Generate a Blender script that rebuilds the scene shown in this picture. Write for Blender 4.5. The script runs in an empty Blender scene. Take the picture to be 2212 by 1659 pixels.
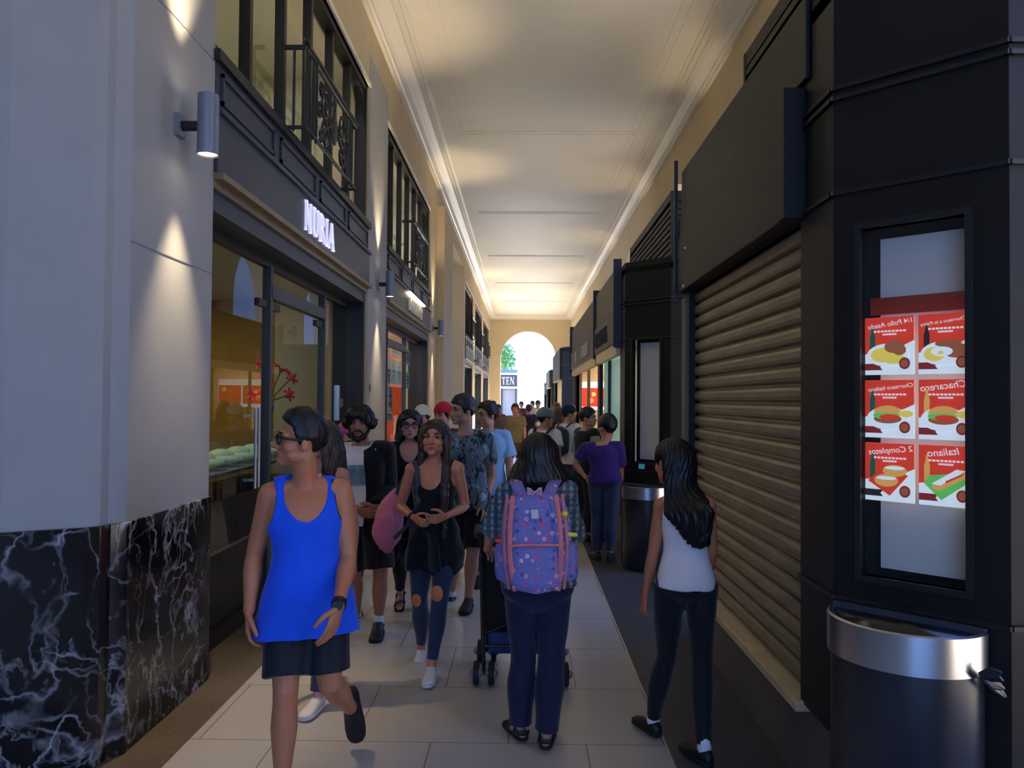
import bpy, bmesh, math, random
import numpy as np
from mathutils import Vector, Matrix, noise
random.seed(7)
SC = bpy.context.scene
COL = SC.collection
V = Vector
PI = math.pi

# ------------------------------------------------------------------ camera
F = 1700.0
CAM = V((0, 0, 1.7))
_Y = V((24, -34.5, -F)).normalized()
_Z = V((.008, 1, -.0202)); _Z = (_Z - _Y * _Z.dot(_Y)).normalized()
_X = _Y.cross(_Z)
RC = Matrix((_X, _Y, _Z))            # camera space -> world
cd = bpy.data.cameras.new('camera')
cd.sensor_width = 36.0
cd.lens = F / 2212 * 36.0
cd.clip_start = .05
cd.clip_end = 500
cam = bpy.data.objects.new('camera', cd)
COL.objects.link(cam)
cam.matrix_world = Matrix.Translation(CAM) @ RC.to_4x4()
SC.camera = cam

def P(px, py, y):
    """point seen at photo position (px, py) at distance y down the hall"""
    d = RC @ V((px - 1106, -(py - 829.5), -F))
    return CAM + d * (y / d.y)

def G(px, py):
    d = RC @ V((px - 1106, -(py - 829.5), -F))
    return CAM + d * (-CAM.z / d.z)

# ------------------------------------------------------------------ materials
def lin(r, g, b):
    def f(u):
        u /= 255.0
        return u / 12.92 if u <= .04045 else ((u + .055) / 1.055) ** 2.4
    return (f(r), f(g), f(b), 1)

class NT:
    def __init__(self, name):
        self.m = bpy.data.materials.new(name)
        self.m.use_nodes = True
        self.t = self.m.node_tree
        self.b = self.t.nodes['Principled BSDF']
        self.out = self.t.nodes['Material Output']
    def n(self, typ, **kw):
        nd = self.t.nodes.new(typ)
        for k, v in kw.items():
            if k.startswith('i_'):
                nd.inputs[k[2:].replace('_', ' ')].default_value = v
            else:
                setattr(nd, k, v)
        return nd
    def l(self, a, b):
        self.t.links.new(a, b)
    def coord(self, scale=(1, 1, 1), kind='Object', rot=(0, 0, 0)):
        tc = self.n('ShaderNodeTexCoord')
        mp = self.n('ShaderNodeMapping')
        mp.inputs['Scale'].default_value = scale
        mp.inputs['Rotation'].default_value = rot
        self.l(tc.outputs[kind], mp.inputs['Vector'])
        return mp.outputs['Vector']
    def ramp(self, fac, stops, interp='LINEAR'):
        r = self.n('ShaderNodeValToRGB')
        r.color_ramp.interpolation = interp
        e = r.color_ramp.elements
        while len(e) < len(stops):
            e.new(.5)
        for k, (p, c) in enumerate(stops):
            e[k].position = p
            e[k].color = c
        self.l(fac, r.inputs['Fac'])
        return r.outputs['Color']
    def mix(self, fac, a, b, blend='MIX'):
        m = self.n('ShaderNodeMix', data_type='RGBA', blend_type=blend)
        for s, v in ((m.inputs[0], fac), (m.inputs[6], a), (m.inputs[7], b)):
            if hasattr(v, 'is_output') or isinstance(v, bpy.types.NodeSocket):
                self.l(v, s)
            else:
                s.default_value = v
        return m.outputs[2]
    def bump(self, h, strength=.3, dist=.01):
        b = self.n('ShaderNodeBump')
        b.inputs['Strength'].default_value = strength
        b.inputs['Distance'].default_value = dist
        self.l(h, b.inputs['Height'])
        self.l(b.outputs['Normal'], self.b.inputs['Normal'])

def M(name, rgb, rough=.6, metal=0, spec=.5, var=0, vscale=6, bump=0, bscale=40, emit=None, es=1.0, sheen=0, stretch=(1, 1, 1)):
    t = NT(name)
    c = lin(*rgb)
    t.b.inputs['Base Color'].default_value = c
    t.b.inputs['Roughness'].default_value = rough
    t.b.inputs['Metallic'].default_value = metal
    t.b.inputs['Specular IOR Level'].default_value = spec
    if sheen:
        t.b.inputs['Sheen Weight'].default_value = sheen
    if var:
        co = t.coord(stretch)
        nz = t.n('ShaderNodeTexNoise', i_Scale=vscale, i_Detail=5.0, i_Roughness=.6)
        t.l(co, nz.inputs['Vector'])
        lo = tuple(max(0, x * (1 - var)) for x in c[:3]) + (1,)
        hi = tuple(min(1, x * (1 + var)) for x in c[:3]) + (1,)
        t.l(t.ramp(nz.outputs['Fac'], [(.3, lo), (.7, hi)]), t.b.inputs['Base Color'])
    if bump:
        co = t.coord(stretch)
        nz = t.n('ShaderNodeTexNoise', i_Scale=bscale, i_Detail=4.0)
        t.l(co, nz.inputs['Vector'])
        t.bump(nz.outputs['Fac'], bump, .004)
    if emit:
        t.b.inputs['Emission Color'].default_value = lin(*emit)
        t.b.inputs['Emission Strength'].default_value = es
    return t.m

def glass_mat(name, tint=(.93, .96, .95), rough=.0, boost=1.0):
    t = NT(name)
    t.t.nodes.remove(t.b)
    tr = t.n('ShaderNodeBsdfTransparent'); tr.inputs['Color'].default_value = (*tint, 1)
    gl = t.n('ShaderNodeBsdfGlossy'); gl.inputs['Roughness'].default_value = rough
    fr = t.n('ShaderNodeFresnel')
    ge = t.n('ShaderNodeNewGeometry'); mr = t.n('ShaderNodeMapRange')
    mr.inputs['To Min'].default_value = 1.5 * boost; mr.inputs['To Max'].default_value = 1 / (1.5 * boost)
    t.l(ge.outputs['Backfacing'], mr.inputs['Value']); t.l(mr.outputs[0], fr.inputs['IOR'])
    mx = t.n('ShaderNodeMixShader')
    t.l(fr.outputs[0], mx.inputs[0]); t.l(tr.outputs[0], mx.inputs[1]); t.l(gl.outputs[0], mx.inputs[2])
    t.l(mx.outputs[0], t.out.inputs['Surface'])
    return t.m

MAT = {}
MAT['plaster'] = M('wall_plaster', (162, 162, 160), .7, var=.05, vscale=2.5, bump=.06, bscale=30)
MAT['plaster_warm'] = M('ochre_plaster', (198, 180, 146), .75, var=.06, vscale=2, bump=.05)
MAT['ceil'] = M('ceiling_plaster', (238, 232, 216), .55, var=.03, vscale=1)
MAT['moulding'] = M('white_moulding', (230, 224, 208), .38)
MAT['dark'] = M('black_kiosk_paint', (21, 20, 20), .5, spec=.3, var=.15, vscale=3)
MAT['darkblue'] = M('slate_blue_paint', (52, 60, 70), .45, spec=.5, var=.08)
MAT['blackmetal'] = M('black_iron', (20, 20, 22), .45, spec=.5)
MAT['fascia'] = M('taupe_paint_and_sheen', (92, 86, 74), .5, var=.1)
MAT['steel'] = M('brushed_steel', (190, 192, 196), .28, metal=1.0, bump=.05, bscale=8, stretch=(1, 1, 60))
MAT['alu'] = M('grey_lamp_metal', (128, 132, 140), .45, metal=.3)
MAT['shut'] = M('galvanised_shutter', (142, 130, 104), .42, metal=.45, var=.25, vscale=3, stretch=(1, 1, 6))
MAT['sill'] = M('cream_sill_stone', (196, 178, 138), .6, var=.1)
MAT['rubber'] = M('black_rubber', (18, 18, 20), .7)
MAT['plastic'] = M('black_plastic', (22, 22, 25), .4)
MAT['glass'] = glass_mat('window_glass', boost=1.0)
MAT['glass_up'] = glass_mat('upper_window_glass', (.9, .92, .88), boost=1.15)
MAT['white'] = M('white_paint', (230, 230, 228), .5)
MAT['bulb'] = M('lamp_lens', (255, 240, 215), .4, emit=(255, 236, 205), es=10)
MAT['letter_lit'] = M('lit_white_letter', (240, 240, 255), .4, emit=(215, 215, 250), es=.6)
MAT['letter_pale'] = M('pale_metal_letter', (210, 205, 190), .4)
MAT['letter_dark'] = M('dark_bronze_letter', (34, 28, 24), .5)

def _marble():
    t = NT('black_veined_marble')
    co = t.coord((1, 1, 1))
    nz = t.n('ShaderNodeTexNoise', i_Scale=1.6, i_Detail=5.0, i_Roughness=.6)
    t.l(co, nz.inputs['Vector'])
    dis = t.mix(.28, co, nz.outputs['Color'])
    def ridge(scale, w, off, stretch, detail):
        mp = t.n('ShaderNodeMapping'); mp.inputs['Location'].default_value = off
        mp.inputs['Scale'].default_value = stretch; mp.inputs['Rotation'].default_value = (.35, .55, .2)
        t.l(dis, mp.inputs['Vector'])
        nn = t.n('ShaderNodeTexNoise', i_Scale=scale, i_Detail=detail, i_Roughness=.55, i_Distortion=.35)
        t.l(mp.outputs[0], nn.inputs['Vector'])
        m1 = t.n('ShaderNodeMath', operation='SUBTRACT'); t.l(nn.outputs['Fac'], m1.inputs[0]); m1.inputs[1].default_value = .5
        m2 = t.n('ShaderNodeMath', operation='ABSOLUTE'); t.l(m1.outputs[0], m2.inputs[0])
        return t.ramp(m2.outputs[0], [(0, (1, 1, 1, 1)), (w, (.4, .4, .4, 1)), (w * 2.6, (0, 0, 0, 1))])
    def mask(scale, off, lo, hi):
        mp = t.n('ShaderNodeMapping'); mp.inputs['Location'].default_value = off
        t.l(co, mp.inputs['Vector'])
        n2 = t.n('ShaderNodeTexNoise', i_Scale=scale, i_Detail=3.0); t.l(mp.outputs[0], n2.inputs['Vector'])
        return t.ramp(n2.outputs['Fac'], [(lo, (0, 0, 0, 1)), (hi, (1, 1, 1, 1))])
    a = t.mix(1.0, ridge(1.5, .006, (0, 0, 0), (2.2, 2.2, .8), 3.0), mask(2.2, (7, 1, 3), .36, .62), 'MULTIPLY')
    b = t.mix(1.0, ridge(4.2, .011, (4, 2, 1), (1.8, 1.8, .7), 4.0), mask(3.0, (1, 5, 2), .38, .6), 'MULTIPLY')
    c2 = t.mix(1.0, ridge(3.0, .009, (9, 3, 6), (.8, .8, 1.9), 2.0), mask(2.6, (2, 8, 5), .42, .62), 'MULTIPLY')
    n3 = t.n('ShaderNodeTexNoise', i_Scale=4.0, i_Detail=8.0, i_Roughness=.7); t.l(dis, n3.inputs['Vector'])
    cloud = t.ramp(n3.outputs['Fac'], [(.35, lin(10, 9, 11)), (.6, lin(22, 19, 21)), (.8, lin(52, 50, 56))])
    v = t.mix(1.0, t.mix(1.0, a, t.mix(.75, (0, 0, 0, 1), b), 'ADD'), t.mix(.7, (0, 0, 0, 1), c2), 'ADD')
    t.l(t.mix(v, cloud, lin(172, 172, 176)), t.b.inputs['Base Color'])
    t.b.inputs['Roughness'].default_value = .16
    return t.m
MAT['marble'] = _marble()

def _tiles():
    t = NT('polished_beige_tile')
    co = t.coord((1, 1, 1))
    br = t.n('ShaderNodeTexBrick', offset=.5)
    br.inputs['Scale'].default_value = 1.0
    br.inputs['Color1'].default_value = lin(190, 183, 174); br.inputs['Color2'].default_value = lin(181, 175, 167)
    br.inputs['Mortar'].default_value = lin(122, 112, 100)
    br.inputs['Mortar Size'].default_value = .0035
    br.inputs['Brick Width'].default_value = .77; br.inputs['Row Height'].default_value = .75
    mp = t.n('ShaderNodeMapping'); mp.inputs['Location'].default_value = (.06, -.18, 0)
    t.l(co, mp.inputs['Vector']); t.l(mp.outputs[0], br.inputs['Vector'])
    nz = t.n('ShaderNodeTexNoise', i_Scale=1.7, i_Detail=6.0); t.l(co, nz.inputs['Vector'])
    m = t.mix(.10, br.outputs['Color'], t.ramp(nz.outputs['Fac'], [(.3, lin(150, 138, 122)), (.7, lin(222, 212, 198))]))
    t.l(m, t.b.inputs['Base Color'])
    t.b.inputs['Roughness'].default_value = .26
    return t.m
MAT['tile'] = _tiles()

def granite(name, a, b, rough=.5, scale=160):
    t = NT(name)
    co = t.coord((1, 1, 1))
    nz = t.n('ShaderNodeTexNoise', i_Scale=scale, i_Detail=3.0); t.l(co, nz.inputs['Vector'])
    n2 = t.n('ShaderNodeTexNoise', i_Scale=2.0, i_Detail=4.0); t.l(co, n2.inputs['Vector'])
    c = t.ramp(nz.outputs['Fac'], [(.38, lin(*a)), (.62, lin(*b))])
    t.l(t.mix(n2.outputs['Fac'], c, t.mix(.8, c, lin(*b), 'MULTIPLY')), t.b.inputs['Base Color'])
    t.b.inputs['Roughness'].default_value = rough
    return t.m
MAT['border_l'] = granite('tan_granite', (88, 78, 62), (138, 124, 102), .45)
MAT['border_r'] = granite('grey_granite', (66, 66, 68), (106, 106, 108), .35)
MAT['plinth'] = granite('kiosk_plinth_granite', (96, 88, 84), (138, 128, 122), .55)
MAT['street'] = granite('street_paving', (150, 142, 130), (184, 176, 164), .7, 30)

# ------------------------------------------------------------------ mesh builder
class MB:
    def __init__(s):
        s.v = []; s.f = []; s.mi = []
    def poly(s, pts, mi=0):
        i = len(s.v)
        s.v += [V(p) for p in pts]
        s.f.append(list(range(i, i + len(pts)))); s.mi.append(mi)
        return s
    def box(s, x0, x1, y0, y1, z0, z1, mi=0):
        i = len(s.v)
        s.v += [V((x, y, z)) for z in (z0, z1) for x, y in ((x0, y0), (x1, y0), (x1, y1), (x0, y1))]
        for q in ((3, 2, 1, 0), (4, 5, 6, 7), (0, 1, 5, 4), (1, 2, 6, 5), (2, 3, 7, 6), (3, 0, 4, 7)):
            s.f.append([i + k for k in q]); s.mi.append(mi)
        return s
    def prism(s, pts2, fmap, a, b, mi=0):
        """polygon in (u, v) extruded between w=a and w=b through fmap(u, v, w)"""
        n = len(pts2); i = len(s.v)
        s.v += [V(fmap(u, v, a)) for u, v in pts2] + [V(fmap(u, v, b)) for u, v in pts2]
        s.f.append([i + k for k in range(n)][::-1]); s.mi.append(mi)
        s.f.append([i + n + k for k in range(n)]); s.mi.append(mi)
        for k in range(n):
            k2 = (k + 1) % n
            s.f.append([i + k, i + k2, i + n + k2, i + n + k]); s.mi.append(mi)
        return s
    def rings(s, rings, cap=True, mi=0):
        i = len(s.v); n = len(rings[0])
        for r in rings:
            s.v += [V(p) for p in r]
        for a in range(len(rings) - 1):
            for k in range(n):
                k2 = (k + 1) % n
                s.f.append([i + a * n + k, i + a * n + k2, i + (a + 1) * n + k2, i + (a + 1) * n + k]); s.mi.append(mi)
        if cap:
            s.f.append([i + k for k in range(n)][::-1]); s.mi.append(mi)
            s.f.append([i + (len(rings) - 1) * n + k for k in range(n)]); s.mi.append(mi)
        return s
    def tube(s, pts, rads, seg=12, ref=None, mi=0, rnd=True):
        """closed tube; rads are numbers or (a, b) with a along ref"""
        pts = [V(p) for p in pts]
        if not isinstance(rads, (list, tuple)) or (len(rads) != len(pts)):
            rads = [rads] * len(pts)
        rads = [(r, r) if not isinstance(r, (list, tuple)) else r for r in rads]
        tang = []
        for k in range(len(pts)):
            a = pts[max(0, k - 1)]; b = pts[min(len(pts) - 1, k + 1)]
            tang.append((b - a).normalized())
        u = V(ref) if ref is not None else (V((0, 0, 1)) if abs(tang[0].z) < .9 else V((1, 0, 0)))
        R = []
        def ring(p, t, u, a, b):
            w = t.cross(u)
            return [p + u * (a * math.cos(2 * PI * k / seg)) + w * (b * math.sin(2 * PI * k / seg)) for k in range(seg)]
        for k, (p, t, r) in enumerate(zip(pts, tang, rads)):
            u = (u - t * u.dot(t)).normalized()
            if k == 0 and rnd:
                m = min(r)
                R.append(ring(p - t * m * .92, t, u, r[0] * .38, r[1] * .38))
                R.append(ring(p - t * m * .6, t, u, r[0] * .8, r[1] * .8))
            R.append(ring(p, t, u, *r))
            if k == len(pts) - 1 and rnd:
                m = min(r)
                R.append(ring(p + t * m * .6, t, u, r[0] * .8, r[1] * .8))
                R.append(ring(p + t * m * .92, t, u, r[0] * .38, r[1] * .38))
        return s.rings(R, True, mi)
    def lathe(s, prof, c=(0, 0, 0), seg=24, mi=0, a0=0, a1=2 * PI, cap=False):
        c = V(c); full = abs(a1 - a0 - 2 * PI) < 1e-6
        n = seg if full else seg + 1
        R = []
        for r, z in prof:
            R.append([c + V((r * math.cos(a0 + (a1 - a0) * k / seg), r * math.sin(a0 + (a1 - a0) * k / seg), z)) for k in range(n)])
        i = len(s.v)
        for r in R:
            s.v += r
        for a in range(len(R) - 1):
            for k in range(seg):
                k2 = (k + 1) % n
                s.f.append([i + a * n + k, i + a * n + k2, i + (a + 1) * n + k2, i + (a + 1) * n + k]); s.mi.append(mi)
        if cap:
            s.f.append([i + k for k in range(n)][::-1]); s.mi.append(mi)
            s.f.append([i + (len(R) - 1) * n + k for k in range(n)]); s.mi.append(mi)
        return s
    def ell(s, c, r, rot=None, seg=16, rg=10, mi=0):
        c = V(c); r = (r, r, r) if not isinstance(r, (list, tuple)) else r
        rot = rot or Matrix.Identity(3)
        R = []
        for a in range(1, rg):
            th = PI * a / rg
            R.append([c + rot @ V((r[0] * math.sin(th) * math.cos(2 * PI * k / seg), r[1] * math.sin(th) * math.sin(2 * PI * k / seg), -r[2] * math.cos(th))) for k in range(seg)])
        i = len(s.v)
        s.rings(R, False, mi)
        b = len(s.v); s.v += [c + rot @ V((0, 0, -r[2])), c + rot @ V((0, 0, r[2]))]
        for k in range(seg):
            k2 = (k + 1) % seg
            s.f.append([i + k2, i + k, b]); s.mi.append(mi)
            s.f.append([i + (rg - 2) * seg + k, i + (rg - 2) * seg + k2, b + 1]); s.mi.append(mi)
        return s
    def mesh(s, name, mats=(), smooth=False, off=V((0, 0, 0))):
        me = bpy.data.meshes.new(name)
        me.from_pydata([tuple(p - off) for p in s.v], [], s.f)
        for m in (mats if isinstance(mats, (list, tuple)) else [mats]):
            me.materials.append(m)
        if any(s.mi):
            me.polygons.foreach_set('material_index', s.mi)
        if smooth:
            me.polygons.foreach_set('use_smooth', [True] * len(s.f))
        bm = bmesh.new(); bm.from_mesh(me)
        bmesh.ops.recalc_face_normals(bm, faces=bm.faces)
        bm.to_mesh(me); bm.free()
        me.update()
        return me
    def build(s, name, mats, parent=None, smooth=False, loc=None, angle=None, bevel=0):
        """one object; vertices are world coordinates unless the parent stands at the origin"""
        off = world_loc(parent) if parent else (V(loc) if loc is not None else V((0, 0, 0)))
        o = bpy.data.objects.new(name, s.mesh(name, mats, smooth, off))
        COL.objects.link(o)
        if parent:
            o.parent = parent
        elif loc is not None:
            o.location = loc
        if angle is not None:
            with_angle(o.data, angle)
        if bevel:
            b = o.modifiers.new('bevel', 'BEVEL'); b.width = bevel; b.segments = 2; b.limit_method = 'ANGLE'
        return o

def world_loc(o):
    p = V((0, 0, 0))
    while o:
        p += o.location; o = o.parent
    return p

def with_angle(me, deg):
    me.polygons.foreach_set('use_smooth', [True] * len(me.polygons))
    try:
        me.set_sharp_from_angle(angle=math.radians(deg))
    except Exception:
        pass

def thing(name, label, cat, loc=(0, 0, 0), group=None):
    o = bpy.data.objects.new(name, None)
    o.empty_display_size = .1
    COL.objects.link(o); o.location = loc
    o['label'] = label; o['category'] = cat
    if group: o['group'] = group
    return o

def tag(o, label, cat, group=None, kind=None):
    o['label'] = label; o['category'] = cat
    if group: o['group'] = group
    if kind: o['kind'] = kind
    return o

def struct(o):
    o['kind'] = 'structure'
    return o

def dup(root, loc, rz=None, label=None, group=None):
    r = root.copy(); COL.objects.link(r); r.location = loc
    if rz is not None: r.rotation_euler = (0, 0, rz)
    if label: r['label'] = label
    if group: r['group'] = group
    for ch in list(root.children):
        c = ch.copy(); COL.objects.link(c); c.parent = r
        for g in list(ch.children):
            d = g.copy(); COL.objects.link(d); d.parent = c
    return r

# ------------------------------------------------------------------ serif letters
def _arc(cx, cy, ro, ri, a0, a1, n=12):
    out = [(cx + ro[0] * math.cos(a0 + (a1 - a0) * k / n), cy + ro[1] * math.sin(a0 + (a1 - a0) * k / n)) for k in range(n + 1)]
    inn = [(cx + ri[0] * math.cos(a0 + (a1 - a0) * k / n), cy + ri[1] * math.sin(a0 + (a1 - a0) * k / n)) for k in range(n + 1)]
    return [[out[k], out[k + 1], inn[k + 1], inn[k]] for k in range(n)]
def _r(x0, x1, y0, y1):
    return [(x0, y0), (x1, y0), (x1, y1), (x0, y1)]
W_, T_ = .15, .042
def _stem(x, w=W_, serif=True):
    o = [_r(x, x + w, 0, 1)]
    if serif:
        o += [_r(x - .055, x + w + .055, 0, .04), _r(x - .055, x + w + .055, .96, 1)]
    return o
def _diag(xa, xb, w, y0=0, y1=1):
    return [[(xa, y0), (xa + w, y0), (xb + w, y1), (xb, y1)]]
GL = {
 'I': (.33, _stem(.08)),
 'L': (.62, _stem(.08) + [_r(.08, .58, 0, .05), [(.53, 0), (.58, 0), (.58, .28), (.55, .28)]]),
 'T': (.68, _stem(.25) + [_r(.02, .65, .95, 1), _r(.02, .06, .74, 1), _r(.61, .65, .74, 1)]),
 'E': (.62, _stem(.08) + [_r(.08, .56, 0, .05), _r(.08, .54, .95, 1), _r(.2, .42, .48, .53), _r(.52, .56, 0, .26), _r(.5, .54, .74, 1), _r(.4, .44, .4, .62)]),
 'N': (.86, _stem(.1, T_) + _stem(.68, T_) + _diag(.6, .08, .16)),
 'U': (.8, [_r(.1, .27, .3, 1), _r(.64, .69, .3, 1), _r(.02, .35, .955, 1), _r(.56, .77, .955, 1)] + _arc(.395, .3, (.295, .3), (.245, .25), PI, 2 * PI) + _arc(.36, .3, (.26, .3), (.1, .25), PI, 1.4 * PI, 6)),
 'R': (.82, _stem(.08) + _arc(.3, .745, (.34, .255), (.17, .205), -PI / 2, PI / 2) + [_r(.2, .32, .49, .54), _r(.2, .32, .95, 1), [(.36, .5), (.5, .52), (.8, 0), (.62, 0)]]),
 'A': (.86, _diag(.04, .4, .05) + _diag(.62, .34, .17) + [_r(.18, .62, .3, .35), _r(-.02, .2, 0, .045), _r(.56, .86, 0, .045)]),
 'O': (.86, _arc(.43, .5, (.4, .52), (.22, .47), 0, 2 * PI, 24)),
 'C': (.8, _arc(.43, .5, (.4, .52), (.23, .47), .28 * PI, 1.75 * PI, 20) + [_r(.66, .71, .68, .98)]),
 'D': (.86, _stem(.08) + _arc(.3, .5, (.5, .5), (.32, .45), -PI / 2, PI / 2) + [_r(.2, .32, 0, .05), _r(.2, .32, .95, 1)]),
 'S': (.62, _arc(.31, .74, (.25, .27), (.16, .22), .1 * PI, 1.25 * PI) + _arc(.31, .27, (.26, .28), (.15, .23), -.85 * PI, .4 * PI) + [[(.1, .66), (.24, .6), (.52, .3), (.4, .3)], [(.12, .62), (.22, .55), (.5, .4), (.42, .5)]]),
 'M': (1.0, _stem(.1, T_) + _stem(.76, .15) + _diag(.44, .1, .15) + _diag(.48, .78, .05)),
}
def letters(text, fmap, size, depth, x0=0, track=.1, mirror=False):
    """one MB per letter; fmap(u, v, w)"""
    out = []; x = x0
    for ch in text:
        if ch == ' ':
            x += .4 * size; continue
        adv, polys = GL[ch]
        m = MB()
        for p in polys:
            m.prism([(x + a * size, b * size) for a, b in p], fmap, 0, depth)
        out.append((ch, m)); x += (adv + track) * size
    return out
def text_width(text, size, track=.1):
    return sum((.4 if c == ' ' else GL[c][0] + track) * size for c in text)
# ================================================================== the hall
XL, XR, ZC, YE = -1.9, 2.7, 6.3, 45.0
BAYS = [(4.75, 9.5), (10.8, 15.75), (25.5, 29.4), (30.8, 35.9), (37.0, 43.0)]

# floor -------------------------------------------------------------
struct(MB().poly([(-1.646, -9, 0), (.716, -9, 0), (.716, YE, 0), (-1.646, YE, 0)]).build('floor', MAT['tile']))
struct(MB().box(-3.7, -1.646, -9, YE, -.1, .002).build('trim_1', MAT['border_l']))
struct(MB().box(.716, 3.2, -9, YE, -.1, .002).build('trim_2', MAT['border_r']))
struct(MB().box(.714, .722, -9, YE, -.05, .004).build('trim_3', MAT['sill']))
st = MB()
st.box(-60, 60, YE, 130, -.12, -.01).box(3.2, 60, -30, YE, -.12, -.01).box(-60, -9, -30, YE, -.12, -.01).box(-9, 3.2, -30, -9, -.12, -.01)
struct(st.build('ground', MAT['street']))

# left wall ---------------------------------------------------------
w = MB()
T = -2.4
piers = [(9.5, 10.8), (15.75, 17.0), (24.8, 25.5), (29.4, 30.8), (35.9, 37.0), (43.0, YE)]
for a, b in piers:
    w.box(T, XL, a, b, 0, 6.6)
w.box(T, -1.73, 17.0, 19.0, 0, 5.9); w.box(T, XL, 17.0, 19.0, 5.9, 6.6)
w.box(T, XL, 19.0, 24.8, 5.9, 6.6)
for a, b in BAYS:
    w.box(T, XL, a, b, 5.5, 6.6)
struct(w.build('wall_left', MAT['plaster_warm'], bevel=.01))
# big corner pier: front face turned to the street, narrow strip, notch
pl = [(-3.6, 3.02), (-2.29, 3.44), (-2.0, 3.60), (-1.96, 3.64), (-1.955, 3.70), (-1.90, 3.76), (-1.9, 4.75), (-3.6, 4.75)]
idf = lambda u, v, q: (u, v, q)
struct(MB().prism(pl, idf, 1.1, 6.6).build('wall_corner', MAT['plaster']))
pm = [(-3.62, 2.99), (-2.29, 3.41), (-2.0, 3.575), (-1.945, 3.62), (-1.94, 3.69), (-1.885, 3.745), (-1.885, 4.76), (-3.62, 4.76)]
struct(MB().prism(pm, idf, 0, 1.1).build('baseboard_corner', MAT['marble'], bevel=.004))
wp = MB()
for a, b in [(9.5, 10.8)]:
    wp.box(-2.2, XL + .006, a + .004, b - .004, 1.1, 5.9)
struct(wp.build('wall_pier', MAT['plaster'], bevel=.004))
bm_ = MB()
for a, b in piers:
    bm_.box(-2.3, XL + .02, a + .005, b - .005, 0, 1.1)
struct(bm_.build('baseboard_left', MAT['marble']))
tr = MB()
for z in (2.45, 3.75, 5.05):       # fine block joints of the plaster
    tr.box(-1.90, -1.897, 3.765, 4.745, z, z + .006)
struct(tr.build('trim_4', MAT['alu']))
# side passage on the left
pw = MB()
pw.box(-10, T, 18.7, 19.0, 0, 6.0); pw.box(-10, T, 24.8, 25.1, 0, 6.0); pw.box(-10, T, 18.7, 25.1, 5.9, 6.05)
struct(pw.build('wall_passage', MAT['plaster_warm']))
struct(MB().box(-10, -2.6, 18.9, 25, -.1, .001).build('floor_passage', MAT['tile']))

# arches ------------------------------------------------------------
def arch_panel(m, fm, u0, u1, z1, ca, r, zs, th, n=20):
    m.prism([(u0, 0), (ca - r, 0), (ca - r, z1), (u0, z1)], fm, 0, th)
    m.prism([(ca + r, 0), (u1, 0), (u1, z1), (ca + r, z1)], fm, 0, th)
    for k in range(n):
        a, b = PI - PI * k / n, PI - PI * (k + 1) / n
        pa = (ca + r * math.cos(a), zs + r * math.sin(a)); pb = (ca + r * math.cos(b), zs + r * math.sin(b))
        m.prism([pa, pb, (pb[0], z1), (pa[0], z1)], fm, 0, th)
w = MB()
arch_panel(w, lambda u, v, q: (u, YE + q, v), XL - .5, XR + .5, 6.6, .27, 1.58, 4.06, .6, 32)
struct(w.build('wall_end', MAT['plaster_warm']))
w = MB()
RC_ = [1.9 + 6.1 * k for k in range(7)]
for c in RC_:
    arch_panel(w, lambda u, v, q: (XR + q, u, v), c - 3.05, c + 3.05, 6.6, c, 1.5, 4.05, .5)
w.box(XR, XR + .5, RC_[-1] + 3.05, YE, 0, 6.6).box(XR, XR + .5, -9, -1.15, 0, 6.6)
struct(MB().box(-3.9, -3.6, -9.0, 4.75, 0, 6.6).build('wall_sky_block', MAT['plaster']))  # unseen wall added to hold back sky light from the left rear
struct(w.build('wall_right', MAT['plaster_warm']))

# ceiling and cornice -----------------------------------------------
c = MB()
c.box(-4.0, XR + .5, -9, YE + .6, 6.55, 6.75)
struct(c.build('ceiling', MAT['ceil']))
prof = [(0, 6.3), (.05, 6.3), (.05, 6.34), (.085, 6.35), (.09, 6.39), (.13, 6.42), (.2, 6.45), (.28, 6.465), (.29, 6.5), (.36, 6.5), (.365, 6.53), (.42, 6.535), (.42, 6.56), (0, 6.56)]
cn = MB()
cn.prism(prof, lambda u, v, q: (XL + u, q, v), -9, YE)
struct(cn.build('trim_5', MAT['moulding']))
cn = MB()
cn.prism(prof, lambda u, v, q: (XR - u, q, v), -9, YE)
struct(cn.build('trim_6', MAT['moulding']))
cn = MB()
cn.prism(prof, lambda u, v, q: (q, YE - u, v), XL, XR)
struct(cn.build('trim_7', MAT['moulding']))
cb = MB()
for y in (2.0, 8.0, 14.1, 20.2, 26.3, 32.4, 38.5):
    cb.box(-1.2, 2.0, y, y + .06, 6.535, 6.56); cb.box(-1.2, 2.0, y + .16, y + .19, 6.54, 6.56)
for x in (-1.22, -1.1, 1.9, 2.02):
    cb.box(x, x + .025, -9, YE - .45, 6.54, 6.56)
struct(cb.build('trim_8', MAT['ceil']))

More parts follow.
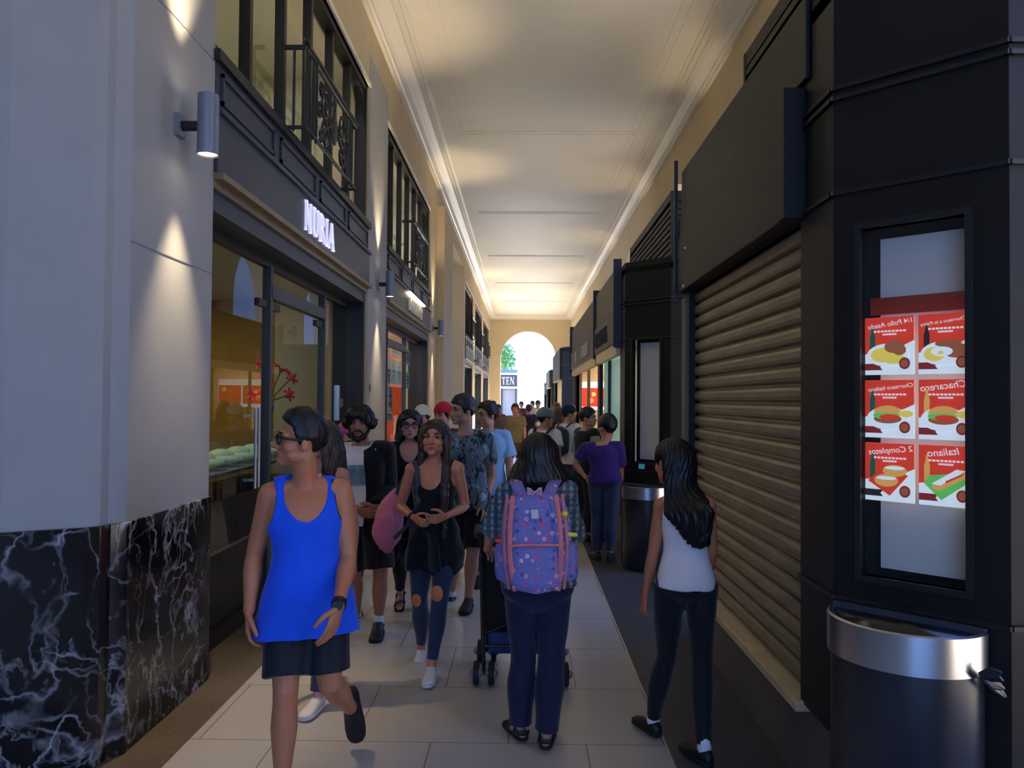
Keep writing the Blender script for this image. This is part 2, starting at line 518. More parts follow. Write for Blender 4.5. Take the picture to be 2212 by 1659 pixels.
# ================================================================== windows above the shops
MAT['room'] = M('upstairs_wall', (190, 188, 164), .8)
MAT['olive'] = M('olive_yellow_wall', (132, 124, 72), .75, var=.06)
MAT['ochre'] = M('mustard_wall', (158, 122, 30), .7)
MAT['beige'] = M('beige_partition', (160, 154, 126), .7)
mz = MB()
mz.box(-4.6, -4.5, 4.2, 16.3, 3.5, 5.9).box(-4.6, -2.4, 4.1, 4.2, 3.5, 5.9).box(-4.6, -2.4, 16.3, 16.4, 3.5, 5.9)
mz.box(-4.6, -2.4, 4.1, 16.4, 3.42, 3.5).box(-4.6, -2.4, 4.1, 16.4, 5.85, 5.95)
mz.box(-4.5, -2.4, 10.1, 10.2, 3.5, 5.9)
struct(mz.build('wall_mezzanine', MAT['room']))
mz = MB()
mz.box(-4.6, -4.5, 25.2, 44, 3.5, 5.9).box(-4.6, -2.4, 25.1, 44, 3.42, 3.5).box(-4.6, -2.4, 25.1, 44, 5.85, 5.95)
struct(mz.build('wall_mezzanine_far', MAT['room']))

def upper_window(n, y0, y1, nm):
    z0, z1 = 3.81, 5.5
    fr = MB()
    t = .07
    fr.box(-2.06, -1.93, y0, y1, z0, z0 + .09).box(-2.06, -1.93, y0, y1, z1 - t, z1)
    fr.box(-2.06, -1.93, y0, y0 + t, z0, z1).box(-2.06, -1.93, y1 - t, y1, z0, z1)
    # rounded upper corners
    for s, yc in ((1, y0 + t), (-1, y1 - t)):
        pts = [(yc, z1 - t), (yc, z1 - t - .5)] + [(yc + s * .4 * (1 - math.cos(a)), z1 - t - .5 + .5 * math.sin(a)) for a in [PI / 2 * k / 8 for k in range(1, 9)]]
        fr.prism(pts, lambda u, v, q: (q, u, v), -2.04, -1.95)
    o = struct(fr.build('window_%d' % n, MAT['blackmetal'], loc=(-1.95, (y0 + y1) / 2, z0)))
    for k in range(1, nm + 1):
        y = y0 + (y1 - y0) * k / (nm + 1)
        MB().box(-2.04, -1.96, y - .03, y + .03, z0 + .08, z1 - t).build('mullion', MAT['blackmetal'], o)
    MB().poly([(-2.0, y0, z0), (-2.0, y1, z0), (-2.0, y1, z1), (-2.0, y0, z1)]).build('pane', MAT['glass_up'], o)
    MB().box(-2.02, -1.86, y0 - .02, y1 + .02, z0 - .05, z0 + .02).build('window_sill', MAT['blackmetal'], o)
    ar = MB().box(-1.93, -1.885, y0 - .04, y1 + .04, z1, z1 + .05)
    ar.build('architrave', MAT['moulding'], o)
    return o
for n, (a, b) in enumerate(BAYS):
    upper_window(n + 1, a, b, 5)

# wrought iron balcony rails ---------------------------------------
def scroll(c, r, turns, s, a0, n=40):
    out = []
    for k in range(n + 1):
        t = k / n
        a = a0 + s * turns * 2 * PI * t
        rr = r * (1 - .85 * t)
        out.append(V((0, c[0] + rr * math.cos(a), c[1] + rr * math.sin(a))))
    return out
def balcony(label, group):
    r = thing('balcony_railing', label, 'railing', (0, 0, 0), group)
    L, H, d = .92, .66, .16
    m = MB()
    for z in (0.02, H):
        m.tube([(-.02, -L, z), (d, -L, z), (d, L, z), (-.02, L, z)], .016 if z < .3 else .022, 8, rnd=False)
    m.box(d - .03, d + .03, -L, L, H - .005, H + .022)
    m.build('handrail', MAT['blackmetal'], r, smooth=False)
    for y in (-L, -.72, -.62, .62, .72, L):
        MB().tube([(d, y, 0), (d, y, H)], .014, 8).build('baluster', MAT['blackmetal'], r)
    for y in (-L, L):
        MB().tube([(.06, y, 0), (.06, y, H)], .012, 8).build('baluster', MAT['blackmetal'], r)
        MB().ell((d, y, H + .05), .028).build('finial', MAT['blackmetal'], r)
    q = MB()
    for s in (-1, 1):
        for (cy, cz, rr, tn, sg, a0) in ((.3, .42, .16, 1.6, 1, -PI / 2), (.3, .18, .14, 1.5, -1, PI / 2), (.1, .3, .1, 1.2, 1, 0), (.5, .3, .09, 1.2, -1, PI), (.45, .52, .08, 1.3, 1, PI), (.45, .1, .07, 1.3, -1, PI)):
            pts = [V((d, s * v.y, v.z)) for v in scroll((cy, cz), rr, tn, sg, a0)]
            q.tube(pts, .013, 6)
        q.tube([(d, s * .55, .03), (d, s * .35, .2), (d, s * .06, .34), (d, 0, .62)], .014, 6)
    q.ell((d, 0, .33), (.02, .1, .16))
    q.ell((d, 0, .56), (.02, .05, .06))
    q.build('scrollwork', MAT['blackmetal'], r)
    return r
b1 = balcony('black wrought iron balcony rail at the upper window over the first lit white shop sign', 'wrought iron balcony rails')
b1.location = (-1.9, 7.1, 3.83)
dup(b1, (-1.9, 13.2, 3.83), label='black wrought iron balcony rail at the second upper window, above the crowd')
dup(b1, (-1.9, 27.4, 3.83), label='small distant iron balcony rail past the plain side opening')
dup(b1, (-1.9, 33.3, 3.83), label='small distant iron balcony rail second past the side opening')
dup(b1, (-1.9, 40.0, 3.83), label='farthest small iron balcony rail, near the end arch')

# ================================================================== shopfronts on the left
def shopfront(y0, y1, label, sign, sx, size, lm, mulls, fasc, glow=False):
    yc = (y0 + y1) / 2
    r = thing('shopfront', label, 'shopfront', (-1.95, yc, 0), 'shopfronts along the left wall')
    XG = -2.13
    f = MB().box(-2.1, -1.875, y0, y1, 3.07, 3.45)
    fo = f.build('sign_fascia', fasc, r, bevel=.008)
    u = MB().box(-2.1, -1.895, y0, y1, 3.45, 3.78)
    n = 4; L = (y1 - y0) / n
    for k in range(n):
        a, b = y0 + k * L + .08, y0 + (k + 1) * L - .08
        for (c0, c1, z0, z1) in ((a, b, 3.52, 3.545), (a, b, 3.69, 3.715), (a, a + .025, 3.52, 3.715), (b - .025, b, 3.52, 3.715)):
            u.box(-1.9, -1.878, c0, c1, z0, z1)
    u.box(-1.92, -1.85, y0, y1, 3.44, 3.475)
    u.build('panelled_band', MAT['darkblue'], r)
    MB().box(-2.1, -1.84, y0, y1, 3.035, 3.075).box(-2.1, -1.9, y0, y1, 2.985, 3.035).build('moulding', M('bronze_moulding', (128, 112, 84), .45, var=.2, vscale=12), r)
    MB().box(-2.2, -1.93, y0, y1, 2.86, 2.985).build('shutter_box', fasc, r)
    fr = MB()
    fr.box(-2.2, -1.93, y0, y0 + .07, 0, 2.88).box(-2.3, -1.93, y1 - .07, y1, 0, 2.88)
    fr.box(XG - .03, XG + .03, y0, y1, 2.78, 2.88)
    fr.box(XG - .05, XG + .05, y0, y1, 0, .12)
    fr.build('frame', MAT['blackmetal'], r)
    for y in mulls:
        MB().box(XG - .035, XG + .035, y - .03, y + .03, .1, 2.8).build('mullion', MAT['darkblue'], r)
    if len(mulls) > 1:
        MB().box(XG - .03, XG + .04, mulls[0], mulls[1], 2.53, 2.64).build('transom', MAT['darkblue'], r)
    MB().poly([(XG, y0 + .05, .1), (XG, y1 - .05, .1), (XG, y1 - .05, 2.82), (XG, y0 + .05, 2.82)]).build('glass_pane', MAT['glass'], r)
    if sign:
        for ch, m in letters(sign, lambda a, b, q: (-1.873 + q, sx + a, 3.135 + b), size, .02):
            m.build('letter', lm, fo)
    if glow:
        s_ = MB().box(-1.86, -1.82, sx - .1, sx + text_width(sign, size) + .1, 3.405, 3.43)
        s_.build('sign_lamp', MAT['bulb'], r)
    return r, XG
r1, XG = shopfront(4.75, 9.5, 'slate blue shopfront of the nearest shop, glass doors under a lit white sign', 'NURIA', 6.62, .255, MAT['letter_lit'], (6.5, 8.27), MAT['darkblue'])
for y, s in ((6.36, 1), (6.64, -1)):
    pass
for y in (6.1, 6.18):
    MB().tube([(XG + .05, y, 1.0), (XG + .05, y, 1.62)], .011, 8).box(XG, XG + .05, y - .006, y + .006, 1.05, 1.07).box(XG, XG + .05, y - .006, y + .006, 1.55, 1.57).build('door_handle', MAT['steel'], r1)
for y in (6.33, 6.67, 8.08):
    MB().box(XG - .02, XG + .02, y - .1, y + .1, 2.44, 2.5).build('patch_fitting', MAT['blackmetal'], r1)
MB().box(XG - .02, XG + .03, 8.95, 9.0, 1.45, 1.85).build('door_pull', MAT['steel'], r1)
MB().box(XG + .0, XG + .02, 9.02, 9.2, 1.6, 1.7).build('lock_plate', MAT['alu'], r1)
MB().box(XG - .03, XG + .02, 4.82, 6.5, .1, .62).build('kick_panel', MAT['blackmetal'], r1)
r2, _ = shopfront(10.8, 15.75, 'second shopfront, red interior and teal posters, dark letters under a sign lamp', 'DONDELUCN', 12.7, .21, MAT['letter_pale'], (12.1, 14.0), MAT['fascia'], True)
shopfront(25.5, 29.4, 'small distant shopfront just beyond the plain side opening', '', 26.6, .25, MAT['letter_dark'], (27.0, 28.2), MAT['fascia'])
shopfront(30.8, 35.9, 'small distant shopfront second beyond the side opening, washed in light', '', 32.2, .3, MAT['letter_dark'], (32.5, 34.2), MAT['fascia'])
shopfront(37.0, 43.0, 'farthest small shopfront on the left, beside the end arch', '', 0, 0, None, (39, 41), MAT['fascia'])
# oval number plate on the pier
o = MB().prism([(.035 * math.cos(a), .05 * math.sin(a)) for a in [2 * PI * k / 20 for k in range(20)]], lambda u, v, q: (-1.89 + q, 9.68 + u, 1.84 + v), 0, .012).build('number_plaque', MAT['alu'], loc=(-1.89, 9.68, 1.84))
tag(o, 'tiny oval grey plaque on the pale pier beside the first shop', 'plaque')

# shop interiors
rm = MB()
rm.box(-6.1, -6, 4.0, 10.3, 0, 3).box(-6, -2.45, 4.0, 4.1, 0, 3)
struct(rm.build('wall_shop', MAT['olive']))
struct(MB().box(-6, -2.45, 10.2, 10.3, 0, 3).build('wall_shop_end', MAT['ochre']))
struct(MB().box(-6, -2.2, 4.0, 10.3, 2.98, 3.05).build('ceiling_shop', MAT['beige']))
struct(MB().box(-6, -2.2, 4.0, 10.3, -.06, .004).build('floor_shop', MAT['border_l']))
struct(MB().box(-3.05, -2.45, 9.6, 10.2, 0, 2.98).build('wall_shop_pier', MAT['beige']))
MAT['orange'] = M('orange_red_wall', (196, 74, 24), .7, var=.1)
MAT['maroon'] = M('maroon_wall', (120, 40, 26), .7, var=.1)
struct(MB().box(-4.6, -4.5, 10.4, 16.6, 0, 3).box(-4.6, -2.45, 10.4, 10.5, 0, 3).build('wall_red_shop', MAT['maroon']))
struct(MB().box(-4.6, -2.45, 16.3, 16.4, 0, 3).build('wall_red_shop_end', MAT['orange']))
struct(MB().box(-4.6, -2.2, 10.4, 16.6, 2.98, 3.05).build('ceiling_red_shop', MAT['white']))
struct(MB().box(-4.6, -2.2, 10.4, 16.6, -.06, .004).build('floor_red_shop', MAT['border_l']))
far = MB().box(-4.6, -4.5, 25, 44, 0, 3).box(-4.6, -2.3, 30.0, 30.1, 0, 3).box(-4.6, -2.3, 36.4, 36.5, 0, 3).box(-4.6, -2.2, 25, 44, 2.98, 3.05)
struct(far.build('wall_far_shops', MAT['white']))

# posters on the second shop's glass
MAT['teal'] = M('teal_poster', (50, 150, 160), .6)
MAT['mint'] = M('mint_sign', (150, 196, 178), .6)
for (ya, yb, za, zb, mt, lb, lab) in ((12.2, 12.75, 1.95, 2.35, 'teal', None, 'teal square poster on the red shop glass, nearest of the top row'),
                                   (12.85, 13.35, 1.95, 2.35, 'teal', None, 'teal square poster on the red shop glass, middle of the top row'),
                                   (13.45, 13.9, 1.95, 2.35, 'teal', None, 'teal square poster on the red shop glass, beside the dark bar'),
                                   (12.3, 13.0, 1.35, 1.9, 'teal', None, 'teal poster hanging low on the red shop glass'),
                                   (12.9, 13.9, 2.42, 2.62, 'mint', None, 'pale mint sign board high on the red shop glass, left of the bar'),
                                   (14.2, 15.0, 2.35, 2.62, 'mint', None, 'pale mint sign board high on the red shop glass, right of the bar'),
                                   (14.2, 14.9, 1.9, 2.2, 'mint', None, 'pale mint sign board low on the red shop glass')):
    q = MB().box(-2.18, -2.165, ya, yb, za, zb).build('poster', MAT[mt], loc=(-2.17, (ya + yb) / 2, za))
    tag(q, lab, 'poster', 'posters inside the red shop')
    ln = MB()
    for k in range(3):
        z = zb - (zb - za) * (.3 + .22 * k)
        ln.box(-2.165, -2.162, ya + .06, yb - .06, z, z + .03)
    ln.build('printed_lines', MAT['maroon' if mt == 'teal' else 'darkblue'], q)

# counter, vase and lilies in the first shop
MAT['paper_white'] = M('white_paper', (225, 228, 220), .7)
dc = thing('display_case', 'dark glass display case with pale lit trays, inside the nearest shop', 'display case', (-3.0, 7.4, 0))
MB().box(-3.3, -2.65, 6.4, 9.3, 0, .8).build('base', MAT['blackmetal'], dc)
MB().box(-3.28, -2.67, 6.42, 9.28, .8, 1.32).build('glass_top', MAT['glass'], dc)
tr_ = MB()
for k in range(6):
    tr_.ell((-2.95, 6.75 + .46 * k, 1.1), (.2, .2, .05))
    tr_.ell((-2.95, 6.75 + .46 * k, 1.13), (.13, .13, .07))
tr_.build('trays', M('pale_green_tray', (190, 220, 190), .5, emit=(190, 220, 190), es=.05), dc)
MB().box(-3.28, -2.67, 6.42, 9.28, 1.0, 1.03).build('shelf', MAT['alu'], dc)
sh = thing('shelf_unit', 'dark crowded shelf unit against the back of the nearest shop', 'shelf', (-4.8, 6.2, 0))
m = MB()
for z in (.4, .8, 1.2, 1.6):
    m.box(-5.0, -4.6, 4.6, 9.0, z, z + .03)
for y in (4.6, 6.0, 7.5, 9.0):
    m.box(-5.0, -4.6, y - .02, y + .02, 0, 1.65)
m.build('frame', MAT['blackmetal'], sh)
fv = thing('flower_vase', 'glass vase of red lilies standing on the shop counter', 'vase', (-2.85, 8.75, 1.32))
MB().lathe([(.05, 1.325), (.06, 1.36), (.05, 1.5), (.075, 1.62), (.07, 1.62), (.045, 1.5), (.05, 1.37), (.0, 1.34)], (-2.85, 8.75, 0), 20).build('vase', M('green_glass', (70, 120, 110), .1), fv, smooth=True)
sm = MB(); fl = []
for (dx, dy, dz) in ((.05, -.35, 2.02), (.02, -.12, 2.06), (.1, .12, 2.0), (.12, .42, 1.92), (.12, .3, 1.73), (-.05, -.28, 1.72), (0, -.1, 1.85), (.02, -.22, 1.9)):
    tip = V((-2.85 + dx, 8.75 + dy, dz))
    sm.tube([(-2.85, 8.75, 1.4), V((-2.85, 8.75, 1.65)).lerp(tip, .3), tip], .008, 6)
    fl.append(tip)
sm.build('stems', M('leaf_green', (40, 84, 44), .6), fv)
MAT['lily'] = M('red_lily', (200, 36, 50), .5)
for k, tip in enumerate(fl):
    q = MB(); rnd = random.Random(k)
    ax = (tip - V((-2.95, 8.75, 1.6))).normalized()
    sd = ax.orthogonal().normalized()
    for j in range(6):
        a = 2 * PI * j / 6 + rnd.random()
        o_ = sd * math.cos(a) + ax.cross(sd) * math.sin(a)
        q.tube([tip - ax * .02, tip + ax * .03 + o_ * .03, tip + ax * .05 + o_ * .075, tip + ax * .03 + o_ * .1], [(.006, .004), (.022, .006), (.02, .006), (.004, .003)], 8, ref=ax.cross(o_))
    q.build('flower', MAT['lily'], fv, smooth=True)

# ================================================================== sconces
def sconce(label):
    r = thing('wall_sconce', label, 'wall lamp', (0, 0, 0), 'cylinder up-and-down wall lamps')
    MB().box(0, .03, -.045, .045, .1, .22).build('wall_plate', MAT['alu'], r)
    MB().tube([(.02, 0, .16), (.12, 0, .16)], .028, 12).build('arm', MAT['blackmetal'], r)
    m = MB().lathe([(.045, .012), (.056, 0), (.056, .33), (.045, .318)], (.17, 0, 0), 28)
    m.lathe([(.0, .0), (.0, .0)], (.17, 0, 0), 28) if False else None
    o = m.build('cylinder', MAT['alu'], r); with_angle(o.data, 40)
    MB().lathe([(.052, .008), (.0, .004)], (.17, 0, 0), 28).build('lens', MAT['bulb'], r)
    MB().lathe([(.052, .322), (.0, .326)], (.17, 0, 0), 28).build('lens', MAT['bulb'], r)
    return r
LAMPC = (1, .78, .50)
def spot(name, loc, to, power, angle, blend=.5, r=.03, color=LAMPC):
    l = bpy.data.lights.new(name, 'SPOT'); l.energy = power; l.color = color
    l.spot_size = math.radians(angle); l.spot_blend = blend; l.shadow_soft_size = r
    o = bpy.data.objects.new(name, l); COL.objects.link(o)
    o.location = loc
    o.rotation_euler = (V(to) - V(loc)).to_track_quat('-Z', 'Y').to_euler()
    return o
s0 = sconce('grey cylinder wall lamp on the big near pier at the left, lit')
s0.location = (-1.9, 4.24, 3.02)
SCON = [(-1.9, 4.24, 3.02)]
for y, lb in ((10.12, 'grey cylinder wall lamp on the pale pier between first and second shop'), (16.35, 'grey cylinder wall lamp on the pier after the second shop'),
              (30.1, 'tiny distant cylinder wall lamp before the washed-out far shop'), (36.4, 'tiniest, farthest cylinder wall lamp on the left wall')):
    dup(s0, (-1.9, y, 3.02), label=lb); SCON.append((-1.9, y, 3.02))
for (x, y, z) in SCON:
    spot('spot_lamp', (x + .17, y, z + .36), (x + .13, y, z + 3), 150, 62, .9)
    spot('spot_lamp', (x + .17, y, z - .03), (x + .13, y, z - 3), 120, 56, .9)
for k, y in enumerate((5.0, 11.05, 17.15, 23.25, 29.35, 35.4)):   # right wall lamps stand behind the kiosks
    r = dup(s0, (XR, y, 3.5), rz=PI, label='cylinder wall lamp on the right wall, hidden behind the kiosk tops')
    spot('spot_lamp', (XR - .17, y, 3.87), (XR - .75, y, 6.5), 38, 60, .8, r=.05)
    spot('spot_lamp', (XR - .17, y, 3.87), (XR - .12, y, 6.5), 14, 45, .8, r=.05)

# ================================================================== kiosks on the right
def wallmap(p, q, nrm):
    p = V((p[0], p[1], 0)); q = V((q[0], q[1], 0)); d = (q - p).normalized(); nn = V((nrm[0], nrm[1], 0)).normalized()
    return (lambda u, v, w: p + d * u + nn * w + V((0, 0, v))), (q - p).length
CH = .42
def kiosk(X, ya, yb, ztop, zfas, label, opening, window=True, depth=1.45):
    """opening: (y0, y1, z0, z1) list in the front plane"""
    r = thing('kiosk', label, 'kiosk', (X + .7, (ya + yb) / 2, 0), 'black kiosks along the right wall')
    A, Fp = (X, ya), (X + CH, ya - CH)
    B, Cq = (X, yb), (X + CH, yb + CH)
    E, D = (X + depth, ya - CH), (X + depth, yb + CH)
    th = -.05
    m = MB()
    # front plane with openings
    fm, L = wallmap(A, B, (-1, 0))
    us = [0] + [v for o in opening for v in (o[0] - ya, o[1] - ya)] + [L]
    for k in range(0, len(us), 2):
        m.prism([(us[k], .42), (us[k + 1], .42), (us[k + 1], ztop), (us[k], ztop)], fm, th, 0)
    for o in opening:
        a, b = o[0] - ya, o[1] - ya
        m.prism([(a, o[3]), (b, o[3]), (b, ztop), (a, ztop)], fm, th, 0)
        if o[2] > .43:
            m.prism([(a, .42), (b, .42), (b, o[2]), (a, o[2])], fm, th, 0)
    wh = (.107, .462, 1.055, 2.355)
    for (p, q, nn, hole) in ((A, Fp, (-1, -1), window), (B, Cq, (-1, 1), False), (Fp, E, (0, -1), False), (Cq, D, (0, 1), False), (E, D, (1, 0), False)):
        fm, L = wallmap(p, q, nn)
        if hole:
            a, b, c0, c1 = wh
            m.prism([(0, .42), (a, .42), (a, ztop), (0, ztop)], fm, th, 0)
            m.prism([(b, .42), (L, .42), (L, ztop), (b, ztop)], fm, th, 0)
            m.prism([(a, .42), (b, .42), (b, c0), (a, c0)], fm, th, 0)
            m.prism([(a, c1), (b, c1), (b, ztop), (a, ztop)], fm, th, 0)
        else:
            m.prism([(0, .42), (L, .42), (L, ztop), (0, ztop)], fm, th, 0)
    m.prism([A, B, Cq, D, E, Fp], lambda u, v, q: (u, v, q), ztop - .12, ztop - .06)
    m.build('body', MAT['dark'], r)
    i = .05
    MB().prism([(X + i, ya), (X + i, yb), (X + CH + i, yb + CH - i), (X + depth - i, yb + CH - i), (X + depth - i, ya - CH + i), (X + CH + i, ya - CH + i)], lambda u, v, q: (u, v, q), .0, .42).build('plinth', MAT['plinth'], r)
    g = .014
    for z in (.95, zfas, zfas + .37, zfas + .41):
        rb = MB()
        for (p, q, nn) in ((A, Fp, (-1, -1)), (Fp, E, (0, -1))):
            fm, L = wallmap(p, q, nn)
            rb.prism([(-.012, z), (L + .012, z), (L + .012, z + .016), (-.012, z + .016)], fm, -.01, g)
        fm, L = wallmap(A, (X, opening[0][0]), (-1, 0))
        rb.prism([(-.012, z), (L, z), (L, z + .016), (-.012, z + .016)], fm, -.01, g)
        rb.build('rib', MAT['blackmetal'], r)
    if window:
        fm, L = wallmap(A, Fp, (-1, -1))
        a, b, c0, c1 = wh
        w_ = MB(); e = .022
        for (u0, u1, z0, z1) in ((a - e, a, c0 - e, c1 + e), (b, b + e, c0 - e, c1 + e), (a, b, c0 - e, c0), (a, b, c1, c1 + e)):
            w_.prism([(u0, z0), (u1, z0), (u1, z1), (u0, z1)], fm, -.04, .016)
        wf = w_.build('window_frame', MAT['blackmetal'], r)
        MB().poly([fm(a, c0, -.012), fm(b, c0, -.012), fm(b, c1, -.012), fm(a, c1, -.012)]).build('window_glass', MAT['glass'], r)
        MB().prism([(a + .035, c0 + .02), (b - .012, c0 + .02), (b - .012, c1 - .03), (a + .035, c1 - .03)], fm, -.1, -.09).build('backing_board', M('grey_board', (222, 212, 206), .6), r)
        MB().prism([(a - .05, c0 - .05), (b + .05, c0 - .05), (b + .05, c1 + .05), (a - .05, c1 + .05)], fm, -.16, -.14).build('window_back', MAT['rubber'], r)
    return r

# --- kiosk one: closed shutter
K1X, K1A, K1B = 1.2, 3.06, 5.86
k1 = kiosk(K1X, K1A, K1B, 3.4, 2.5, 'nearest black kiosk with its roller shutter down and a tall window reflecting menus', [(3.42, 5.72, .42, 2.5)])
pts = []
n = 23; z0 = .45; p = (2.5 - z0) / n
for k in range(n):
    zb = z0 + k * p
    pts += [(0, zb + .004), (.012, zb + .006), (.026, zb + .012), (.033, zb + .028), (.034, zb + .055), (.028, zb + .07), (.012, zb + .078), (.004, zb + .08)]
m = MB()
for a, b in zip(pts[:-1], pts[1:]):
    m.poly([(K1X + .075 - a[0], 3.4, a[1]), (K1X + .075 - a[0], 5.74, a[1]), (K1X + .075 - b[0], 5.74, b[1]), (K1X + .075 - b[0], 3.4, b[1])])
so = m.build('roller_shutter', MAT['shut'], k1); with_angle(so.data, 50)
MB().box(K1X + .08, K1X + .1, 3.4, 5.74, .42, 2.5).build('shutter_back', MAT['rubber'], k1)
MB().box(K1X - .035, K1X + .1, 3.38, 5.8, .385, .43).build('sill', MAT['sill'], k1, bevel=.006)
MB().box(K1X - .025, K1X, 5.72, 5.86, .42, 2.46).build('shutter_guide', MAT['fascia'], k1)
f = MB().box(K1X - .06, K1X, 3.45, 5.9, 2.5, 2.9).box(K1X - .05, K1X, 3.45, 5.9, 2.905, 3.06)
MB().box(K1X - .022, K1X, 3.3, 5.9, 3.065, 3.42).build('upper_fascia', MAT['dark'], k1, bevel=.006)
f.build('fascia', MAT['dark'], k1, bevel=.006)
MB().box(K1X - .09, K1X, 3.37, 3.45, 2.49, 3.05).build('bracket', MAT['dark'], k1)
MB().box(K1X - .08, K1X - .055, 5.87, 5.9, 2.46, 3.5).build('corner_strip', MAT['blackmetal'], k1)
for zz, yy in ((2.78, 5.55), (2.52, 5.62)):
    MB().ell((K1X - .062, yy, zz), .012).build('screw', MAT['steel'], k1)
def louvre(x0, x1, y0, y1, z0, z1, label):
    r = thing('roof_unit', label, 'air conditioner', ((x0 + x1) / 2, (y0 + y1) / 2, z0), 'louvred boxes on the kiosk roofs')
    m = MB().box(x0 + .05, x1 - .05, y0 + .05, y1 - .05, z0, z1 - .04)
    m.build('core', MAT['rubber'], r)
    MB().box(x0, x1, y0, y1, z1 - .1, z1).build('lid', MAT['dark'], r)
    s = MB(); z = z0 + .05
    while z < z1 - .14:
        s.box(x0, x1, y0, y0 + .02, z, z + .045); s.box(x0, x0 + .02, y0, y1, z, z + .045); z += .075
    s.build('slats', MAT['dark'], r)
    for x, y in ((x0, y0), (x0, y1 - .03), (x1 - .03, y0)):
        MB().box(x - .004, x + .034, y - .004, y + .034, z0, z1).build('corner_post', MAT['dark'], r)
    return r
louvre(1.45, 2.3, 3.2, 5.2, 3.34, 4.0, 'black louvred box on the roof of the nearest kiosk')
louvre(1.7, 2.45, 9.1, 12.6, 3.14, 4.14, 'black louvred box on the roof of the second kiosk')

# --- kiosk two: two lit counters
MAT['tealglass'] = M('teal_panel', (160, 205, 195), .25, emit=(150, 205, 190), es=.22)
MAT['cream_lit'] = M('cream_interior', (225, 205, 170), .7)
K2X = 1.1
k2 = kiosk(K2X, 8.55, 17.3, 3.2, 2.36, 'second black kiosk with lit counters behind the man in purple', [(8.95, 11.35, 1.0, 2.36), (11.65, 17.0, 1.0, 2.36)])
for (ya, yb, txt, tx, lm, sz) in ((8.9, 11.4, 'CARNUTOS', 11.2, MAT['letter_dark'], .2), (11.55, 17.1, 'LOURDES', 13.9, MAT['letter_pale'], .21)):
    fo = MB().box(K2X - .07, K2X, ya, yb, 2.36, 2.72).build('sign_fascia', MAT['fascia'], k2, bevel=.006)  # lighter than the body: warm sheen on dark paint put into the colour
    for ch, m in letters(txt, lambda a, b, q: (K2X - .072 - q, tx - a, 2.43 + b), sz, .012, track=.17):
        m.build('letter', lm, fo)
fo = MB().box(K2X - .05, K2X, 8.9, 17.1, 2.74, 3.22).build('upper_fascia', MAT['fascia'], k2, bevel=.006)
for ch, m in letters('RS', lambda a, b, q: (K2X - .072 - q, 15.6 - a, 2.43 + b), .21, .012):
    m.build('letter', MAT['letter_pale'], k2)
for y in (8.86, 11.42, 17.12):
    MB().box(K2X - .09, K2X, y, y + .05, 2.3, 3.3).build('corner_strip', MAT['blackmetal'], k2)
MB().box(K2X - .05, K2X + .02, 8.95, 11.4, 2.22, 2.36).box(K2X - .05, K2X + .02, 11.6, 17.0, 2.22, 2.36).build('awning_strip', MAT['cream_lit'], k2)
MB().box(K2X + .06, K2X + .1, 9.0, 11.3, 1.0, 2.25).build('teal_screen', MAT['tealglass'], k2)
for y in (10.4,):
    MB().box(K2X + .02, K2X + .06, y, y + .04, 1.0, 2.24).build('screen_bar', MAT['blackmetal'], k2)
for y in (11.6, 13.5, 15.4):
    MB().box(K2X, K2X + .05, y, y + .05, 1.0, 2.3).build('window_post', MAT['fascia'], k2)
MB().box(K2X - .12, K2X + .3, 8.95, 17.0, .96, 1.02).build('counter', MAT['alu'], k2, bevel=.01)
MB().box(K2X + .02, K2X + .05, 8.9, 17.1, .42, .96).build('front_panel', MAT['sill'], k2)
MB().box(K2X + 1.3, K2X + 1.38, 11.5, 17.2, .5, 3.0).box(K2X + .12, K2X + 1.35, 16.95, 17.05, .5, 3.0).box(K2X + .12, K2X + 1.35, 11.45, 11.5, .5, 3.0).box(K2X + .1, K2X + 1.35, 8.9, 17.1, 2.5, 2.55).build('lining', MAT['cream_lit'], k2)
tb = MB()
for y in (12.0, 14.0, 16.0):
    tb.tube([(K2X + .7, y, 2.45), (K2X + .7, y + .9, 2.45)], .02, 10)
tb.build('tube_lamp', MAT['bulb'], k2)

MAT['sc_white'] = M('menu_glow_white', (225, 235, 240), .4, emit=(222, 232, 240), es=.5)  # glow colours shared by the lit boards and the painted window reflection
MAT['sc_red'] = M('menu_glow_red', (200, 50, 35), .4, emit=(214, 62, 44), es=.5)
MAT['sc_dred'] = M('menu_glow_dark_red', (110, 36, 34), .4, emit=(150, 46, 44), es=.35)
MAT['sc_green'] = M('menu_glow_green', (90, 190, 90), .4, emit=(110, 205, 100), es=.4)
MAT['sc_dgreen'] = M('menu_glow_bottle_green', (30, 90, 70), .4, emit=(36, 104, 84), es=.3)
MAT['sc_yellow'] = M('menu_glow_yellow', (230, 205, 90), .4, emit=(232, 208, 98), es=.45)
MAT['sc_brown'] = M('menu_glow_brown', (150, 84, 54), .4, emit=(160, 96, 66), es=.4)
MAT['sc_bun'] = M('menu_glow_bun', (216, 160, 84), .4, emit=(222, 166, 92), es=.45)
MAT['sc_black'] = M('menu_glow_black', (50, 36, 36), .4, emit=(56, 40, 40), es=.3)
MAT['sc_orange'] = M('screen_orange', (232, 120, 50), .4, emit=(236, 120, 50), es=.9)
SCM = ['sc_white', 'sc_red', 'sc_dred', 'sc_green', 'sc_dgreen', 'sc_yellow', 'sc_brown', 'sc_bun', 'sc_black', 'sc_orange']
SI = {k: i for i, k in enumerate(SCM)}
SML = [MAT[k] for k in SCM]

